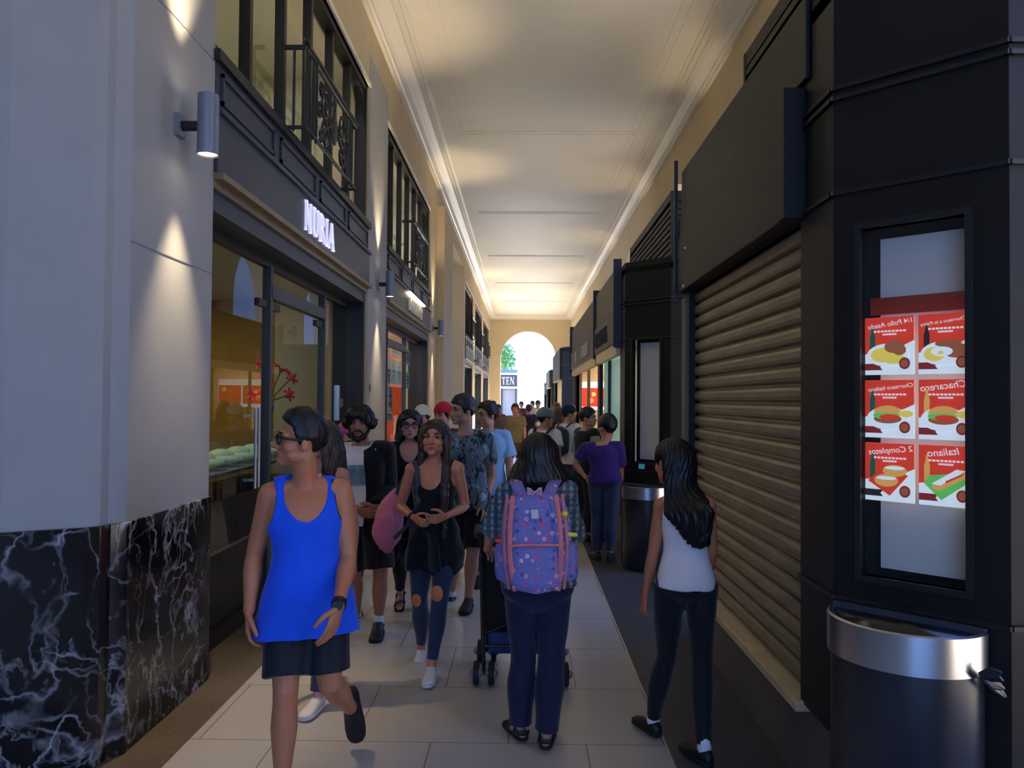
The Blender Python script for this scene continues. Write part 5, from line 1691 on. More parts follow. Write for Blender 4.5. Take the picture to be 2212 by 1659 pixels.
# open jacket: cut away a wide strip over the chest
c, r, f = C_.tframe(.45)
rot = Matrix((r, f, C_.up)).transposed()
top(C_, MAT['blk'], 'jacket', .022, -.18, .03, 1.10, 1.9, .016, None, .006, cuts=[(c + f * .14 + r * .115 + C_.up * .0, (.175, .15, .66), rot), (C_.tframe(1.12)[0] + f * .02, (.09, .1, .1), rot), (C_.tframe(.85)[0] + r * .16 + f * .02, (.10, .14, .16), rot)], seed=3)
sl_ = C_.J['sL']
m = MB()
m.tube([C_.tframe(1.08)[0] - r * .05 - f * .06, C_.tframe(1.1)[0] - r * .085 + f * .01, C_.tframe(1.0)[0] - r * .115 + f * .055], [(.028, .016), (.034, .018), (.02, .012)], 12)
m.build('hood_lining', MAT['lightblue'], C_.root, smooth=True)
shoe(C_, C_.root, C_.base, C_.J['aL'], (.05, -1, -.0), (0, 0, 1), MAT['shoe_blk'], MAT['sole_blk'], 'hightop', MAT['sock'])
shoe(C_, C_.root, C_.base, C_.J['aR'], (-.2, -1, -.3), (0, -.3, 1), MAT['shoe_blk'], MAT['sole_blk'], 'hightop', MAT['sock'])

# ================================================================== D: woman with glasses
J = pose(P(886, 900, 6.15).x, 6.15, 176, 1.60, 'f', .2, 'L', look=170)
D_ = make_person(J, 'woman with glasses and black hair in a long dark open cardigan', 'f', 1.60, 1.05, (190, 140, 122), .006, glasses=MAT['lens_clear'], bare_feet=True)
top(D_, MAT['blk'], 'top', .009, -.1, .02, 1.06, .0, neck='scoop')
bottoms(D_, MAT['blkjean'], 'trousers', 1.9, .008, .01, .012)
c, r, f = D_.tframe(.3)
rot = Matrix((r, f, D_.up)).transposed()
m = MB()
rg = []
for k in range(18):
    t = 1.02 - 1.75 * k / 17
    cc, rr, ff = D_.tframe(t)
    hw, hd, fo = interp(TORSO['f'], max(t, -.02))
    fl = max(0, .4 - t) * .085
    rg.append([cc + rr * ((hw + .016 + fl) * math.cos(a) + .012 * math.sin(9 * a) * fl * 8) + ff * ((hd + .016 + fl) * math.sin(a) * (1 if math.sin(a) > 0 else 1.1)) - V((0, 0, 1)) * (.10 * max(0, abs(math.cos(a)) - .5) * max(0, .3 - t)) for a in [2 * PI * j / 48 for j in range(48)]])
m.rings(rg, True)
for s in 'RL':
    B.limb if False else None
    D_.limb(m, D_.J['s' + s], D_.J['e' + s], D_.J['w' + s], ARMF, lambda u: .018, upto=1.9)
me = remesh(m, .008, 2); wrinkle(me, .006, 12, (1.4, 1.4, .2))
cut_ell(me, [(D_.tframe(.1)[0] + D_.fw * .28, (.075, .26, .95), rot), (D_.tframe(1.06)[0] + D_.fw * .05, (.075, .13, .12), rot)], .16, .02)
obj_from(me, 'cardigan', cloth('black_knit', (15, 15, 19)), D_.root, D_.base)
hair_long(D_, D_.root, D_.base, MAT['black_hair'], [(az, .24, None, .03) for az in (1.35, 1.7, 2.1, 2.5, 2.9, 3.3, 3.7, 4.1, 4.55, 4.9)], seed=5)
for s in 'RL':
    shoe(D_, D_.root, D_.base, D_.J['a' + s] + V((0, 0, .02)), D_.J['f' + s], D_.J.get('fu' + s, (0, 0, 1)), MAT['shoe_blk'], MAT['sole_blk'], 'sandal')

# ================================================================== E: girl in the black tank top
J = px(dict(face=(-.10, -1, .12), hup=(.03, 0, 1), fR=(-.05, -1, -.5), fuR=(0, -.5, 1), fL=(-.03, -1, -.03), hdR=(.75, -.6, -.35), hdL=(-.8, -.6, -.15), thR=(.2, -.5, .8), thL=(-.2, -.5, .8), curlR=(.75, 0, 0), curlL=(.75, 0, 0)),
       hR=(912, 1180, 4.98), hL=(964, 1178, 4.94), sR=(890, 1014, 4.98), sL=(988, 1012, 4.92),
       eR=(864, 1094, 5.02), wR=(894, 1118, 4.80), eL=(1006, 1094, 4.98), wL=(962, 1116, 4.74),
       kR=(906, 1292, 4.92), aR=(910, 1398, 5.20), kL=(950, 1296, 4.80), aL=(932, 1437, 4.80), head=(939, 949, 4.92))
E_ = make_person(J, 'girl with long brown hair in a black tank top and ripped jeans', 'f', 1.58, 1.02, (196, 130, 96), .005)
top(E_, MAT['blk'], 'tank_top', .008, .0, .01, 1.06, neck='deep', holes=True, wr=.003)
bottoms(E_, MAT['jean'], 'jeans', 1.9, .006, .007, .006, .2, .0025)
c, r, f = E_.tframe(.1)
rot = Matrix((r, f, E_.up)).transposed()
m = MB(); rg = []
for k in range(14):
    t = .42 - .72 * k / 13
    cc, rr, ff = E_.tframe(t)
    hw, hd, fo = interp(TORSO['f'], max(t, -.04))
    e = .012 + .018 * math.sin(k * .5) ** 2 + .05 * max(0, .1 - t)
    rg.append([cc + rr * (hw * E_.s + e) * math.cos(a) + ff * (hd * E_.s + e + .006 * math.sin(7 * a)) * math.sin(a) - V((0, 0, .05)) * (math.sin(3 * a + 1) * max(0, .2 - t)) for a in [2 * PI * j / 40 for j in range(40)]])
m.rings(rg, True)
m.tube([E_.tframe(.34)[0] + f * .13 - r * .06, E_.tframe(.3)[0] + f * .15, E_.tframe(.34)[0] + f * .13 + r * .06], [.02, .032, .02], 12)
for sg in (-1, 1):
    m.tube([E_.tframe(.3)[0] + f * .14 + r * .02 * sg, E_.tframe(.1)[0] + f * .17 + r * .06 * sg, E_.tframe(-.22)[0] + f * .17 + r * .07 * sg], [(.03, .015), (.045, .018), (.05, .016)], 10)
me = remesh(m, .007, 2); wrinkle(me, .006, 16, (1.3, 1.3, .3))
obj_from(me, 'tied_jacket', cloth('black_jacket_cloth', (17, 18, 24)), E_.root, E_.base)
MAT['skinrip'] = skin((196, 120, 76))
for kn, off, rr_ in (('L', .17, (.04, .012, .05)), ('R', .0, (.032, .012, .04))):
    kk = E_.J['k' + kn].lerp(E_.J['h' + kn], off)
    MB().ell(kk + E_.fw * (.054 + .022 * off / .17), rr_, rot, 18, 12).build('ripped_knee', MAT['skinrip'], E_.root, smooth=True)
lk = [(az, .42, None, .028) for az in (2.3, 2.7, 3.14, 3.6, 4.0)]
sL, sR = E_.J['sL'], E_.J['sR']
for az, dx, ln in ((4.35, -.055, .36), (4.65, -.075, .42), (4.95, -.06, .40)):
    h0 = E_.hp(.083 * math.sin(az), -.01 + .1 * math.cos(az), -.01)
    lk.append((az, 0, [E_.hp(-.085, .0, -.09), E_.sm - E_.sr * (.10 - .3 * (dx + .07)) + E_.fw * .075 + V((0, 0, -.02)), E_.sm - E_.sr * (.105 - .3 * (dx + .07)) + E_.fw * .12 + V((0, 0, -.17)), E_.sm - E_.sr * (.10 - .4 * (dx + .07)) + E_.fw * .115 + V((0, 0, -ln))], .026))
for az in (1.35, 1.7, 2.0):
    lk.append((az, 0, [E_.hp(.082, -.01, -.09), E_.sm + E_.sr * .085 + E_.fw * .03 + V((0, 0, .01)), E_.sm + E_.sr * .09 + E_.fw * .07 + V((0, 0, -.05))], .024))
hair_long(E_, E_.root, E_.base, MAT['brown_hair'], lk, .006, seed=9)
shoe(E_, E_.root, E_.base, E_.J['aL'], (-.03, -1, -.02), (0, 0, 1), MAT['shoe_wht'], MAT['sole_wht'])
shoe(E_, E_.root, E_.base, E_.J['aR'], (-.05, -1, -.5), (0, -.5, 1), MAT['shoe_wht'], MAT['sole_wht'])
MB().tube([E_.J['wR'] - (E_.J['wR'] - E_.J['eR']).normalized() * .03, E_.J['wR'] - (E_.J['wR'] - E_.J['eR']).normalized() * .015], .029, 14, rnd=False).build('bracelet', MAT['plastic'], E_.root)
# pink backpack at her side
pb = thing('backpack', 'pink backpack hanging beside the girl in the black tank top', 'backpack', P(838, 1125, 5.12))
rg = []
for k in range(15):
    u = k / 14
    c0 = P(838 - 4 * math.sin(u * PI) + 14 * (1 - u) ** 2 * 0 + 20 * u * u, 1193 - 135 * u, 5.14)
    w_ = .085 * (math.sin(min(1, u * 3.2) * PI / 2) * math.sin(min(1, (1 - u) * 1.6 + .1) * PI / 2) ** .8) + .012
    rg.append([c0 + V((w_ * math.cos(a) * (1 + .04 * math.sin(5 * a + k)), .10 * (w_ / .09) * math.sin(a), .01 * math.sin(3 * a + k))) for a in [2 * PI * j / 28 for j in range(28)]])
MB().rings(rg, True).build('bag', MAT['pinkbag'], pb, smooth=True)
rg = []
for k in range(9):
    u = k / 8
    c0 = P(830 + 6 * u, 1185 - 75 * u, 5.04)
    w_ = .055 * math.sin(PI * (.12 + .76 * u)) ** .5
    rg.append([c0 + V((w_ * math.cos(a), .035 * math.sin(a), 0)) for a in [2 * PI * j / 20 for j in range(20)]])
MB().rings(rg, True).build('front_pocket', MAT['pinkbag'], pb, smooth=True)
MB().tube([P(858, 1070, 5.1), P(876, 1030, 5.02), E_.J['sR'] + V((.035, -.05, .055)), E_.J['sR'] + V((.055, -.12, -.06)), P(905, 1085, 4.87), P(880, 1135, 4.95), P(850, 1165, 5.08)], [(.02, .006)] * 7, 10, ref=(1, 0, 0)).build('strap', M('grey_strap', (66, 72, 82), .8), pb)

# ================================================================== F: man in the camouflage T-shirt
J = px(dict(face=(-.86, -.5, -.02), fR=(-.1, -1, -.3), fuR=(0, -.3, 1), fL=(-.1, -1, 0), hdR=(0, -.1, -1), hdL=(.1, -.3, -1), thR=(0, -1, 0), thL=(-.3, -1, 0)),
       hR=(986, 1082, 6.5), hL=(1032, 1080, 6.5), sR=(962, 953, 6.48), sL=(1050, 947, 6.52),
       eR=(950, 1035, 6.55), wR=(948, 1092, 6.4), eL=(1062, 1032, 6.62), wL=(1044, 1086, 6.44),
       kR=(984, 1192, 6.5), aR=(975, 1284, 6.72), kL=(1022, 1190, 6.42), aL=(1012, 1290, 6.42), head=(1000, 888, 6.5))
F_ = make_person(J, 'tall man in a grey camouflage T-shirt and black shorts, looking aside', 'm', 1.77, 1.02, (178, 132, 108), .006)
top(F_, MAT['camo'], 't_shirt', .012, -.12, .03, 1.08, .62, .02, 'crew', .005)
c, r, f = F_.tframe(.7)
em = MB()
for rr_, t_ in ((.062, .006), (.04, .005)):
    em.tube([F_.tframe(.72)[0] + r * (rr_ * math.cos(a) + .03) + F_.up * rr_ * math.sin(a) + f * (.134 - .9 * (rr_ * math.cos(a) + .03) ** 2) for a in [2 * PI * j / 24 for j in range(26)]], (.003, t_), 6, ref=f, rnd=False)
em.build('round_emblem', M('grey_print', (96, 98, 100), .85), F_.root)
bottoms(F_, MAT['blk'], 'shorts', .92, .014, .026, .03, .1, .003, flare=.014)
hair_cap(F_, F_.root, F_.base, M('brown_black_hair', (38, 30, 32), .5, var=.4, vscale=20), line_short(.062, .03, -.02, -.07), .014, .004, .016, sweep=.4)
for s in 'RL':
    shoe(F_, F_.root, F_.base, F_.J['a' + s], F_.J['f' + s], F_.J.get('fu' + s, (0, 0, 1)), MAT['shoe_blk'], MAT['sole_blk'], sock=MAT['sock'] if s == 'R' else None)

# ================================================================== H: woman with the floral backpack
J = px(dict(face=(-.05, 1, .0), fR=(.12, 1, 0), fL=(-.42, 1, 0), hdR=(.1, .9, -.2), hdL=(.3, .9, -.35), thR=(-1, .2, .1), thL=(1, .2, .1), curlR=(.9, 0, 0), curlL=(.95, 0, 0)),
       hL=(1126, 1268, 3.90), hR=(1198, 1268, 3.90), sL=(1094, 1066, 3.90), sR=(1222, 1062, 3.88),
       eL=(1063, 1150, 3.96), wL=(1052, 1186, 4.16), eR=(1236, 1160, 4.0), wR=(1212, 1190, 4.18),
       kL=(1130, 1425, 3.95), kR=(1190, 1428, 3.90), aL=(1123, 1578, 3.96), aR=(1180, 1590, 3.87), head=(1163, 990, 3.93))
J['aL'].z = .07; J['aR'].z = .07
H_ = make_person(J, 'woman seen from behind with dark bobbed hair, floral backpack and navy trousers', 'f', 1.55, 1.08, (186, 136, 112), .006, bare_feet=True)
top(H_, MAT['plaid'], 'plaid_shirt', .014, .04, .03, 1.10, 1.0, .03, 'crew', .006)
bottoms(H_, MAT['navy'], 'trousers', 1.93, .012, .02, .030, .2, .004)
lk = [(az, 0, [H_.hp(.105 * math.sin(az), -.012 + .105 * math.cos(az), -.06), H_.hp(.128 * math.sin(az), -.015 + .108 * math.cos(az), -.11), H_.hp(.13 * math.sin(az), -.015 + .1 * math.cos(az), -.165)], .036) for az in (1.2, 1.5, 1.8, 2.1, 2.4, 2.7, 3.0, 3.3, 3.6, 3.9, 4.2, 4.5, 4.8, 5.05)]
hair_long(H_, H_.root, H_.base, MAT['black_hair'], lk, .006, seed=4, thick=.018, wave=.006)
for s in 'RL':
    shoe(H_, H_.root, H_.base, H_.J['a' + s] + V((0, 0, .018)), H_.J['f' + s], (0, 0, 1), MAT['shoe_blk'], MAT['sole_blk'], 'sandal')
# floral backpack: its own frame on her back
c0, r0, f0 = H_.tframe(.56)
bk = c0 - f0 * .20 + H_.up * .015
fp = thing('backpack', 'lilac floral backpack with salmon zips on the back of the woman with the stroller', 'backpack', bk)
U0 = H_.up
def bp(x, y, z):   # x right, y outwards (towards the camera), z up
    return bk + r0 * x - f0 * y + U0 * z
rg = []
HB = .222
for k in range(22):
    u = -1 + 2 * k / 21
    z = u * HB
    w_ = (.155 - .026 * max(0, u) ** 1.5) * (1 - abs(u) ** 7) ** .5 + .012 + .012 * math.exp(-((u + .45) / .3) ** 2)
    d_ = (.085 + .025 * math.exp(-((u + .4) / .5) ** 2)) * (1 - abs(u) ** 6) ** .5 + .01
    rg.append([bp(w_ * math.copysign(abs(math.cos(a)) ** .62, math.cos(a)), d_ * math.copysign(abs(math.sin(a)) ** .75, math.sin(a)), z) for a in [2 * PI * j / 44 for j in range(44)]])
MB().rings(rg, True).build('bag', MAT['floral'], fp, smooth=True)
rg = []
for k in range(12):
    u = -1 + 2 * k / 11
    z = -.115 + u * .115
    w_ = .112 * (1 - abs(u) ** 6) ** .5 + .006
    rg.append([bp(w_ * math.copysign(abs(math.cos(a)) ** .6, math.cos(a)), .1 + .034 * (1 - abs(u) ** 5) * math.sin(a), z) for a in [2 * PI * j / 32 for j in range(32)]])
MB().rings(rg, True).build('front_pocket', MAT['floral'], fp, smooth=True)
for sg in (-1, 1):
    rg = []
    for k in range(10):
        u = -1 + 2 * k / 9
        e = (1 - abs(u) ** 5) ** .5
        rg.append([bp(sg * (.15 + .045 * e * math.cos(a)), .012 + .06 * e * math.sin(a), -.10 + .1 * u) for a in [2 * PI * j / 24 for j in range(24)]])
    MB().rings(rg, True).build('side_pocket', MAT['floral'], fp, smooth=True)
    for xx, w_ in ((.104, .011), (.131, .007)):
        zp = [bp(sg * (xx + .012 * math.cos(t * 2)), .125 - .03 * abs(t) ** 3 - (.03 if xx > .12 else .0), t * .215) for t in [-1 + 2 * j / 16 for j in range(17)]]
        MB().tube(zp, (.004, w_), 8, ref=-f0).build('zip', MAT['salmon'], fp)
    st = [bp(sg * .06, .02, .2), bp(sg * .085, -.06, .245), bp(sg * .1, -.15, .26), bp(sg * .11, -.25, .2)]
    MB().tube(st, [(.03, .008)] * 4, 10, ref=r0).build('strap', MAT['floral'], fp, smooth=True)
MB().tube([bp(-.12, .128, -.005), bp(-.06, .134, .0), bp(.06, .134, .0), bp(.12, .128, -.005)], (.004, .006), 8, ref=-f0).build('zip', MAT['salmon'], fp)
MB().tube([bp(-.02, .03, .205), bp(-.026, .05, .245), bp(0, .055, .225), bp(.026, .05, .245), bp(.02, .03, .205)], (.012, .004), 8, ref=r0).build('grab_handle', M('pale_pink_webbing', (206, 170, 180), .8), fp)
MB().prism([(-.016, .115), (.016, .115), (.016, .155), (-.016, .155)], lambda u, v, w: bp(u, .104 + w, v), 0, .006).build('patch', M('pale_patch', (200, 196, 200), .7), fp)
MB().ell(bp(.135, .085, .13), (.018, .018, .016), None, 12, 8).build('yellow_tag', M('yellow_tag', (226, 190, 50), .6), fp, smooth=True)
MB().tube([bp(.15, .075, .035), bp(.185, .06, .03)], [.011, .009], 8).build('yellow_tag', M('yellow_label', (220, 206, 70), .6), fp)
MB().tube([bp(-.15, .05, .0), bp(-.18, .05, .004)], [.012, .01], 8).build('red_tag', M('red_tag', (206, 60, 60), .6), fp)

# ================================================================== I: girl in the white tank top
J = px(dict(face=(-.55, 1, -.12), hup=(.05, 0, 1), fR=(-.42, 1, 0), fL=(-.42, 1, 0), hdR=(.2, .8, -.6), hdL=(-.1, .12, -1), thR=(-.5, .6, .5), thL=(-.3, 1, 0), curlR=(.6, 0, 0), curlL=(.65, 0, 0)),
       hL=(1446, 1262, 3.88), hR=(1514, 1258, 3.84), sL=(1430, 1094, 3.92), sR=(1528, 1092, 3.80),
       eL=(1410, 1200, 3.93), wL=(1393, 1288, 3.98), eR=(1538, 1192, 3.84), wR=(1528, 1250, 4.02),
       kL=(1440, 1420, 3.96), kR=(1516, 1422, 3.84), aL=(1411, 1553, 4.02), aR=(1521, 1610, 3.72), head=(1452, 1000, 3.92))
J['aL'].z = .088; J['aR'].z = .082
I_ = make_person(J, 'girl seen from behind with very long black hair, white tank top and black jeans', 'f', 1.54, .86, (186, 118, 84), .006)
top(I_, MAT['whitetee'], 'tank_top', .010, -.03, .0, 1.04, neck='back', holes=True, wr=.006, seed=2)
bottoms(I_, MAT['blkjean'], 'jeans', 1.95, .007, .008, .009, .2, .003)
lk = []
for az in (1.5, 1.8, 2.1, 2.4, 2.7, 3.0, 3.3, 3.6, 3.9, 4.25):
    t = (az - 1.3) / 2.8
    x = .07 * math.sin(az)
    s0_ = I_.sm - I_.fw * .105 + I_.sr * (x * 1.25 + .045)
    ln = .02 + .10 * math.sin(max(0, min(1, t)) * PI)
    lk.append((az, 0, [I_.hp(.075 * math.sin(az), -.02 + .085 * math.cos(az), -.10), s0_ + V((0, 0, .0)), s0_ - I_.fw * .012 + I_.sr * (.012 + x * .2) + V((0, 0, -ln * .55)), s0_ + I_.sr * (.03 - x * .1) + V((0, 0, -ln - .06))], .03))
for az in (1.2, 1.35):
    s0_ = I_.sm - I_.fw * .05 + I_.sr * .12
    lk.append((az, 0, [I_.hp(.08, -.0, -.08), s0_ + V((0, 0, .02)), s0_ + I_.sr * .015 + V((0, 0, -.1)), s0_ + I_.sr * .02 - I_.fw * .02 + V((0, 0, -.18))], .022))
hair_long(I_, I_.root, I_.base, MAT['black_hair'], lk, .006, seed=7, amp=.005, thick=.012)
shoe(I_, I_.root, I_.base, I_.J['aL'], (-.42, 1, 0), (0, 0, 1), MAT['shoe_blk'], MAT['sole_blk'], sock=MAT['sock'])
shoe(I_, I_.root, I_.base, I_.J['aR'], (-.42, 1, 0), (0, 0, 1), MAT['shoe_blk'], MAT['sole_blk'], sock=MAT['sock'])

# ================================================================== G: light blue shirt behind the camouflage man
J = pose(P(1052, 900, 7.4).x, 7.4, 172, 1.66, 'm', .2, 'R', look=235)
G_ = make_person(J, 'man in a light blue shirt half hidden behind the camouflage T-shirt', 'm', 1.66, 1.1, (182, 136, 110), .008)
top(G_, MAT['lightblue'], 'shirt', .014, -.1, .03, 1.1, .7, .03, 'crew', .005)
bottoms(G_, MAT['navy'], 'trousers', 1.9, .012, .02, .03)
hair_cap(G_, G_.root, G_.base, MAT['black_hair'], line_short(), .014, .005, .01)
for s in 'RL':
    shoe(G_, G_.root, G_.base, G_.J['a' + s], G_.J['f' + s], G_.J.get('fu' + s, (0, 0, 1)), MAT['shoe_blk'], MAT['sole_blk'])

# ================================================================== J: man in purple, hand on hip
J = px(dict(face=(-.45, 1, -.05), fR=(.2, 1, 0), fL=(-.25, 1, 0), hdR=(0, .3, -1), hdL=(.8, .4, -.3), thR=(0, 1, 0), thL=(.2, -.4, -.8), curlL=(.6, 0, 0)),
       hL=(1290, 1038, 8.45), hR=(1325, 1038, 8.4), sL=(1267, 968, 8.45), sR=(1337, 966, 8.38),
       eL=(1243, 1003, 8.5), wL=(1264, 1030, 8.42), eR=(1341, 1020, 8.5), wR=(1336, 1058, 8.55),
       kL=(1290, 1122, 8.45), kR=(1320, 1122, 8.4), aL=(1290, 1190, 8.45), aR=(1317, 1190, 8.4), head=(1312, 924, 8.45), )
J['hscale'] = V((1.1, 0, 0))
J['aL'].z = .088; J['aR'].z = .088
dx = V((-.02, 0, 0))
Jm = make_person(J, 'man in a purple T-shirt standing with a hand on his hip at the lit kiosk', 'm', 1.6, 1.05, (170, 118, 90), .008)
top(Jm, MAT['purple'], 't_shirt', .014, -.05, .02, 1.1, .7, .02, 'crew', .005)
bottoms(Jm, MAT['jean'], 'jeans', 1.93, .014, .018, .024)
hair_cap(Jm, Jm.root, Jm.base, MAT['black_hair'], line_short(.06, .02, -.02, -.075), .014, .005, .01)
for s in 'RL':
    shoe(Jm, Jm.root, Jm.base, Jm.J['a' + s], Jm.J['f' + s], (0, 0, 1), MAT['shoe_blk'], MAT['sole_blk'])

# ================================================================== everybody further away
def figure(px_, D, yaw, H, sex, label, topm, botm, hair=None, hatm=None, stride=.22, lead='R', look=None, sk=(182, 130, 102), shorts=False, sleeve=.6, b=1.0, arms='hang', long=False, pack=None, group='people far down the hall', brim=True, vox=.011):
    X = P(px_, 890, D).x
    Jq = pose(X, D, yaw, H, sex, stride, lead, arms, look)
    Q = make_person(Jq, label, sex, H, b, sk, vox, face=D < 11, group=group, fingers=D < 14)
    top(Q, topm, 'shirt', .014, -.08, .03, 1.1, sleeve, .02, 'crew', .004)
    bottoms(Q, botm, 'shorts' if shorts else 'trousers', .95 if shorts else 1.9, .014, .024, .028)
    if long:
        hair_long(Q, Q.root, Q.base, hair, [(az, .26, None, .034) for az in (1.6, 2.1, 2.6, 3.1, 3.6, 4.1, 4.6)], .011)
    elif hair:
        hair_cap(Q, Q.root, Q.base, hair, line_short(.062, .02, -.02, -.07), .013, .005, .008)
    if hatm:
        hc = hair_cap(Q, Q.root, Q.base, hatm, lambda a: .035 if a < 1.2 else .02, .02, .001, .01, 'cap')
        if brim:
            MB().tube([Q.hp(0, .06, .046), Q.hp(0, .105, .044), Q.hp(0, .155, .036)], [(.07 * Q.hs, .008), (.066 * Q.hs, .006), (.04 * Q.hs, .004)], 14, ref=Q.hx).build('brim', hatm, hc, smooth=True)
    for s in 'RL':
        shoe(Q, Q.root, Q.base, Q.J['a' + s], Q.J['f' + s], Q.J.get('fu' + s, (0, 0, 1)), MAT['shoe_blk'], MAT['sole_blk'])
    if pack:
        c, r, f = Q.tframe(.6)
        pk = thing('backpack', pack[1], 'backpack', c - f * .2, 'backpacks in the crowd')
        rg = []
        for k in range(9):
            u = -1 + k / 4
            e = (1 - abs(u) ** 5) ** .5 if abs(u) < 1 else .25
            rg.append([c - f * (.20 + .085 * e * math.sin(a)) + r * (.145 * e * math.copysign(abs(math.cos(a)) ** .6, math.cos(a))) + Q.up * .21 * u for a in [2 * PI * j / 24 for j in range(24)]])
        MB().rings(rg, True).build('bag', pack[0], pk, smooth=True)
        for sg in (-1, 1):
            MB().tube([c - f * .16 + r * .08 * sg + Q.up * .2, c - f * .06 + r * .11 * sg + Q.up * .27, c + f * .1 + r * .12 * sg + Q.up * .2, c + f * .155 + r * .125 * sg + Q.up * .02], (.022, .006), 8, ref=r).build('strap', pack[0], pk)
    return Q
cl = cloth
figure(912, 8.6, 178, 1.60, 'm', 'person in a pale cap just visible behind the woman with glasses', cl('grey_tee', (120, 116, 110)), MAT['jean'], MAT['black_hair'], cl('pale_cap', (206, 196, 176)), look=195, group=None)
figure(958, 8.0, 190, 1.64, 'm', 'person in a red cap close behind the camouflage man', cl('dark_red_tee', (110, 30, 40)), MAT['blk'], MAT['black_hair'], cl('red_cap', (180, 26, 44)), look=215, group=None, brim=False)
figure(748, 7.3, 185, 1.44, 'f', 'child in a pink hat behind the bearded man', cl('dark_kid_top', (30, 28, 34)), MAT['jean'], MAT['black_hair'], cl('pink_hat', (190, 70, 120)), look=210, group=None, brim=False)
figure(1268, 9.6, 60, 1.58, 'm', 'man in a black vest over pale sleeves looking right at the kiosk counter', cl('pale_grey_shirt', (150, 140, 130)), MAT['blkjean'], MAT['black_hair'], stride=0, look=105, b=1.12, sleeve=1.0, group=None, arms='front')
Q = [o for o in COL.objects if o.name.startswith('person') and o.get('label', '').startswith('man in a black vest')][0]
JV = pose(P(1268, 890, 9.6).x, 9.6, 60, 1.58, 'm', 0, 'R', 'front', 105)
VB = Body(JV, 'm', 1.58, 1.14); VB.root, VB.base, VB.voxel = Q, V(Q.location), .011
top(VB, MAT['blk'], 'vest', .024, -.1, .03, 1.08, 0, .0, 'crew', .004)
figure(1228, 11.2, 40, 1.60, 'm', 'person in a navy cap and white shirt with a dark backpack in the queue', MAT['whitetee'], MAT['jean'], MAT['black_hair'], cl('navy_cap', (24, 30, 56)), stride=.0, look=70, pack=(cl('charcoal_pack', (44, 48, 58)), 'charcoal backpack on the person in the navy cap'))
figure(1208, 12.6, 20, 1.56, 'f', 'woman with long dark hair in the queue beside the navy cap', cl('grey_top', (130, 130, 134)), MAT['jean'], MAT['brown_hair'], stride=.0, long=True, look=40)
figure(1230, 13.2, 80, 1.6, 'm', 'dark-haired person far back at the kiosk counter, behind the vest man', cl('dark_tee', (50, 52, 60)), MAT['jean'], MAT['black_hair'], stride=0)
figure(1177, 9.9, 20, 1.57, 'm', 'man in a grey flat cap and white shirt walking off with a dark shoulder strap', MAT['whitetee'], MAT['khaki'], MAT['black_hair'], cl('grey_flat_cap', (112, 118, 120)), look=60, pack=(cl('black_pack', (30, 30, 34)), 'black backpack on the man in the grey flat cap'))
figure(1113, 16.8, 182, 1.60, 'm', 'bareheaded man in a khaki T-shirt and shorts, alone in mid hall', MAT['khaki'], cl('olive_shorts', (104, 88, 60)), MAT['brown_hair'], shorts=True, b=1.22)
figure(1076, 20.5, 178, 1.55, 'm', 'person in a brown shirt left of the khaki man, against the light', cl('brown_tee', (110, 84, 64)), MAT['jean'], MAT['black_hair'], b=1.15)
figure(1142, 21.0, 5, 1.55, 'm', 'person in a dark shirt right of the khaki man', cl('maroon_black_tee', (50, 34, 40)), MAT['blkjean'], MAT['brown_hair'], b=1.1)
figure(1162, 27.0, 180, 1.66, 'm', 'tiny person in a pale shirt and dark cap near the bright arch', cl('pale_tee', (190, 194, 176)), MAT['khaki'], MAT['black_hair'], cl('dark_cap', (40, 44, 54)))
figure(1126, 30.0, 182, 1.62, 'f', 'tiny dark-haired person in the middle of the bright arch', cl('dusky_top', (96, 60, 70)), MAT['jean'], MAT['black_hair'])
figure(1150, 31.0, 178, 1.64, 'm', 'tiny person in brown seen between the dark shirt and the pale shirt', cl('rust_tee', (150, 96, 74)), MAT['jean'], MAT['black_hair'])
figure(1202, 18.5, 250, 1.62, 'f', 'person with orange-brown hair lit by the far kiosk lamp', cl('cream_top', (214, 190, 150)), MAT['jean'], M('auburn_hair', (150, 84, 40), .5, var=.3), stride=0)
figure(1066, 24.0, 180, 1.64, 'm', 'tiny person in a red top at the far left wall', cl('red_top', (206, 60, 56)), MAT['jean'], MAT['black_hair'])
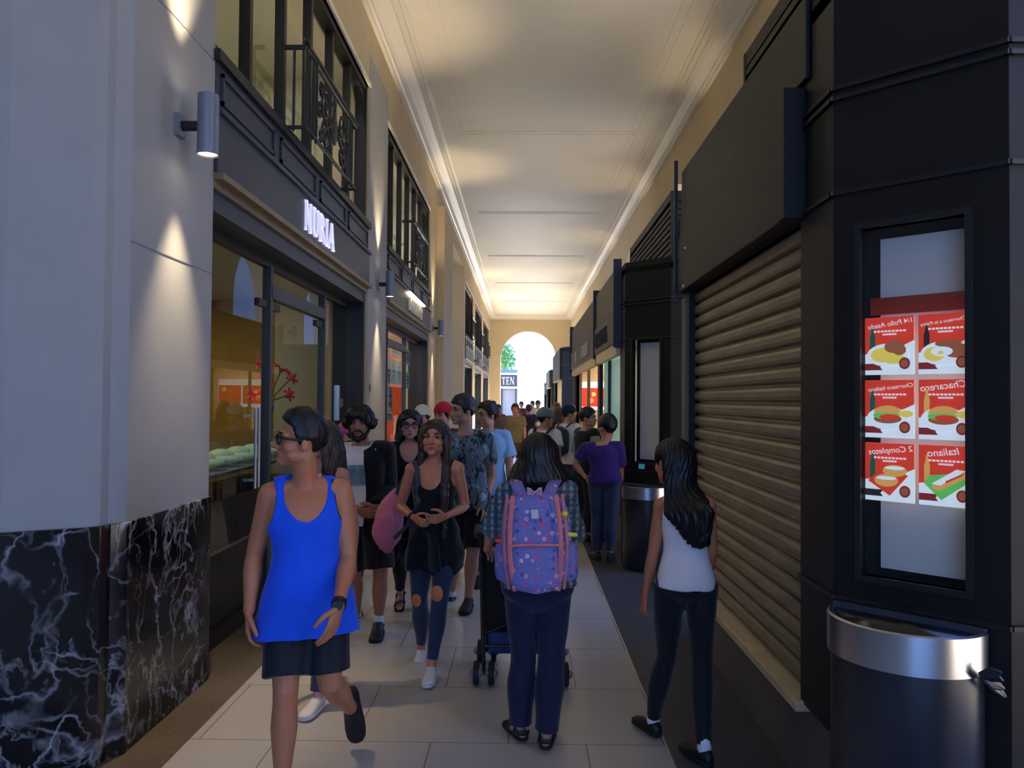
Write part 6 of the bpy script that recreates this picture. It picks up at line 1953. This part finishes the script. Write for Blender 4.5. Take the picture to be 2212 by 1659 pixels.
# ================================================================== light
wd = bpy.data.worlds.new('sky'); SC.world = wd
wd.use_nodes = True
wn_ = wd.node_tree
bgn = wn_.nodes['Background']
tcw = wn_.nodes.new('ShaderNodeTexCoord'); sep = wn_.nodes.new('ShaderNodeSeparateXYZ')
wn_.links.new(tcw.outputs['Generated'], sep.inputs[0])
rp = wn_.nodes.new('ShaderNodeValToRGB')
rp.color_ramp.elements[0].position = .0; rp.color_ramp.elements[0].color = (.26, .48, 1.0, 1)
rp.color_ramp.elements[1].position = .7; rp.color_ramp.elements[1].color = (.16, .34, 1.0, 1)
wn_.links.new(sep.outputs['Z'], rp.inputs['Fac']); wn_.links.new(rp.outputs['Color'], bgn.inputs['Color'])
bgn.inputs['Strength'].default_value = 3.7
sl = bpy.data.lights.new('sun', 'SUN'); sl.energy = 90.0; sl.color = (1, .94, .84); sl.angle = .02
so_ = bpy.data.objects.new('sun', sl); COL.objects.link(so_)
so_.rotation_euler = V((-.03, -.955, -.30)).to_track_quat('-Z', 'Y').to_euler()
so_.location = (0, 60, 30)

def area(name, loc, to, power, sx, sy, color=(1, .85, .62)):
    l = bpy.data.lights.new(name, 'AREA'); l.shape = 'RECTANGLE'; l.size = sx; l.size_y = sy; l.energy = power; l.color = color
    o = bpy.data.objects.new(name, l); COL.objects.link(o); o.location = loc
    o.rotation_euler = (V(to) - V(loc)).to_track_quat('-Z', 'Y').to_euler()
    return o
# lamps inside the shops, the rooms above and the kiosks
area('shop_lamp', (-4.2, 7, 2.95), (-4.2, 7, 0), 42, 2, 4, (1, .88, .6))
area('shop_lamp', (-3.4, 13.4, 2.95), (-3.4, 13.4, 0), 110, 1.5, 4, (1, .92, .8))
area('room_lamp', (-3.5, 7.2, 5.8), (-3.5, 7.2, 0), 45, 1, 4, (1, .95, .8))
area('room_lamp', (-3.5, 13.2, 5.8), (-3.5, 13.2, 0), 90, 1, 4, (1, .94, .8))
area('kiosk_lamp', (1.8, 10.1, 2.45), (1.8, 10.1, 0), 14, .8, 2, (.85, 1, .95))
area('kiosk_lamp', (1.8, 14.3, 2.45), (1.8, 14.3, 0), 40, .8, 4, (1, .9, .75))
area('kiosk_lamp', (1.8, 25, 2.6), (1.8, 25, 0), 60, .8, 4, (1, .9, .7))
area('shop_lamp', (-3.4, 34, 2.9), (-3.4, 34, 0), 200, 1.5, 14, (1, .95, .85))

vs_ = SC.view_settings
vs_.view_transform = 'Standard'; vs_.look = 'None'; vs_.exposure = .22; vs_.gamma = 1; vs_.use_curve_mapping = False
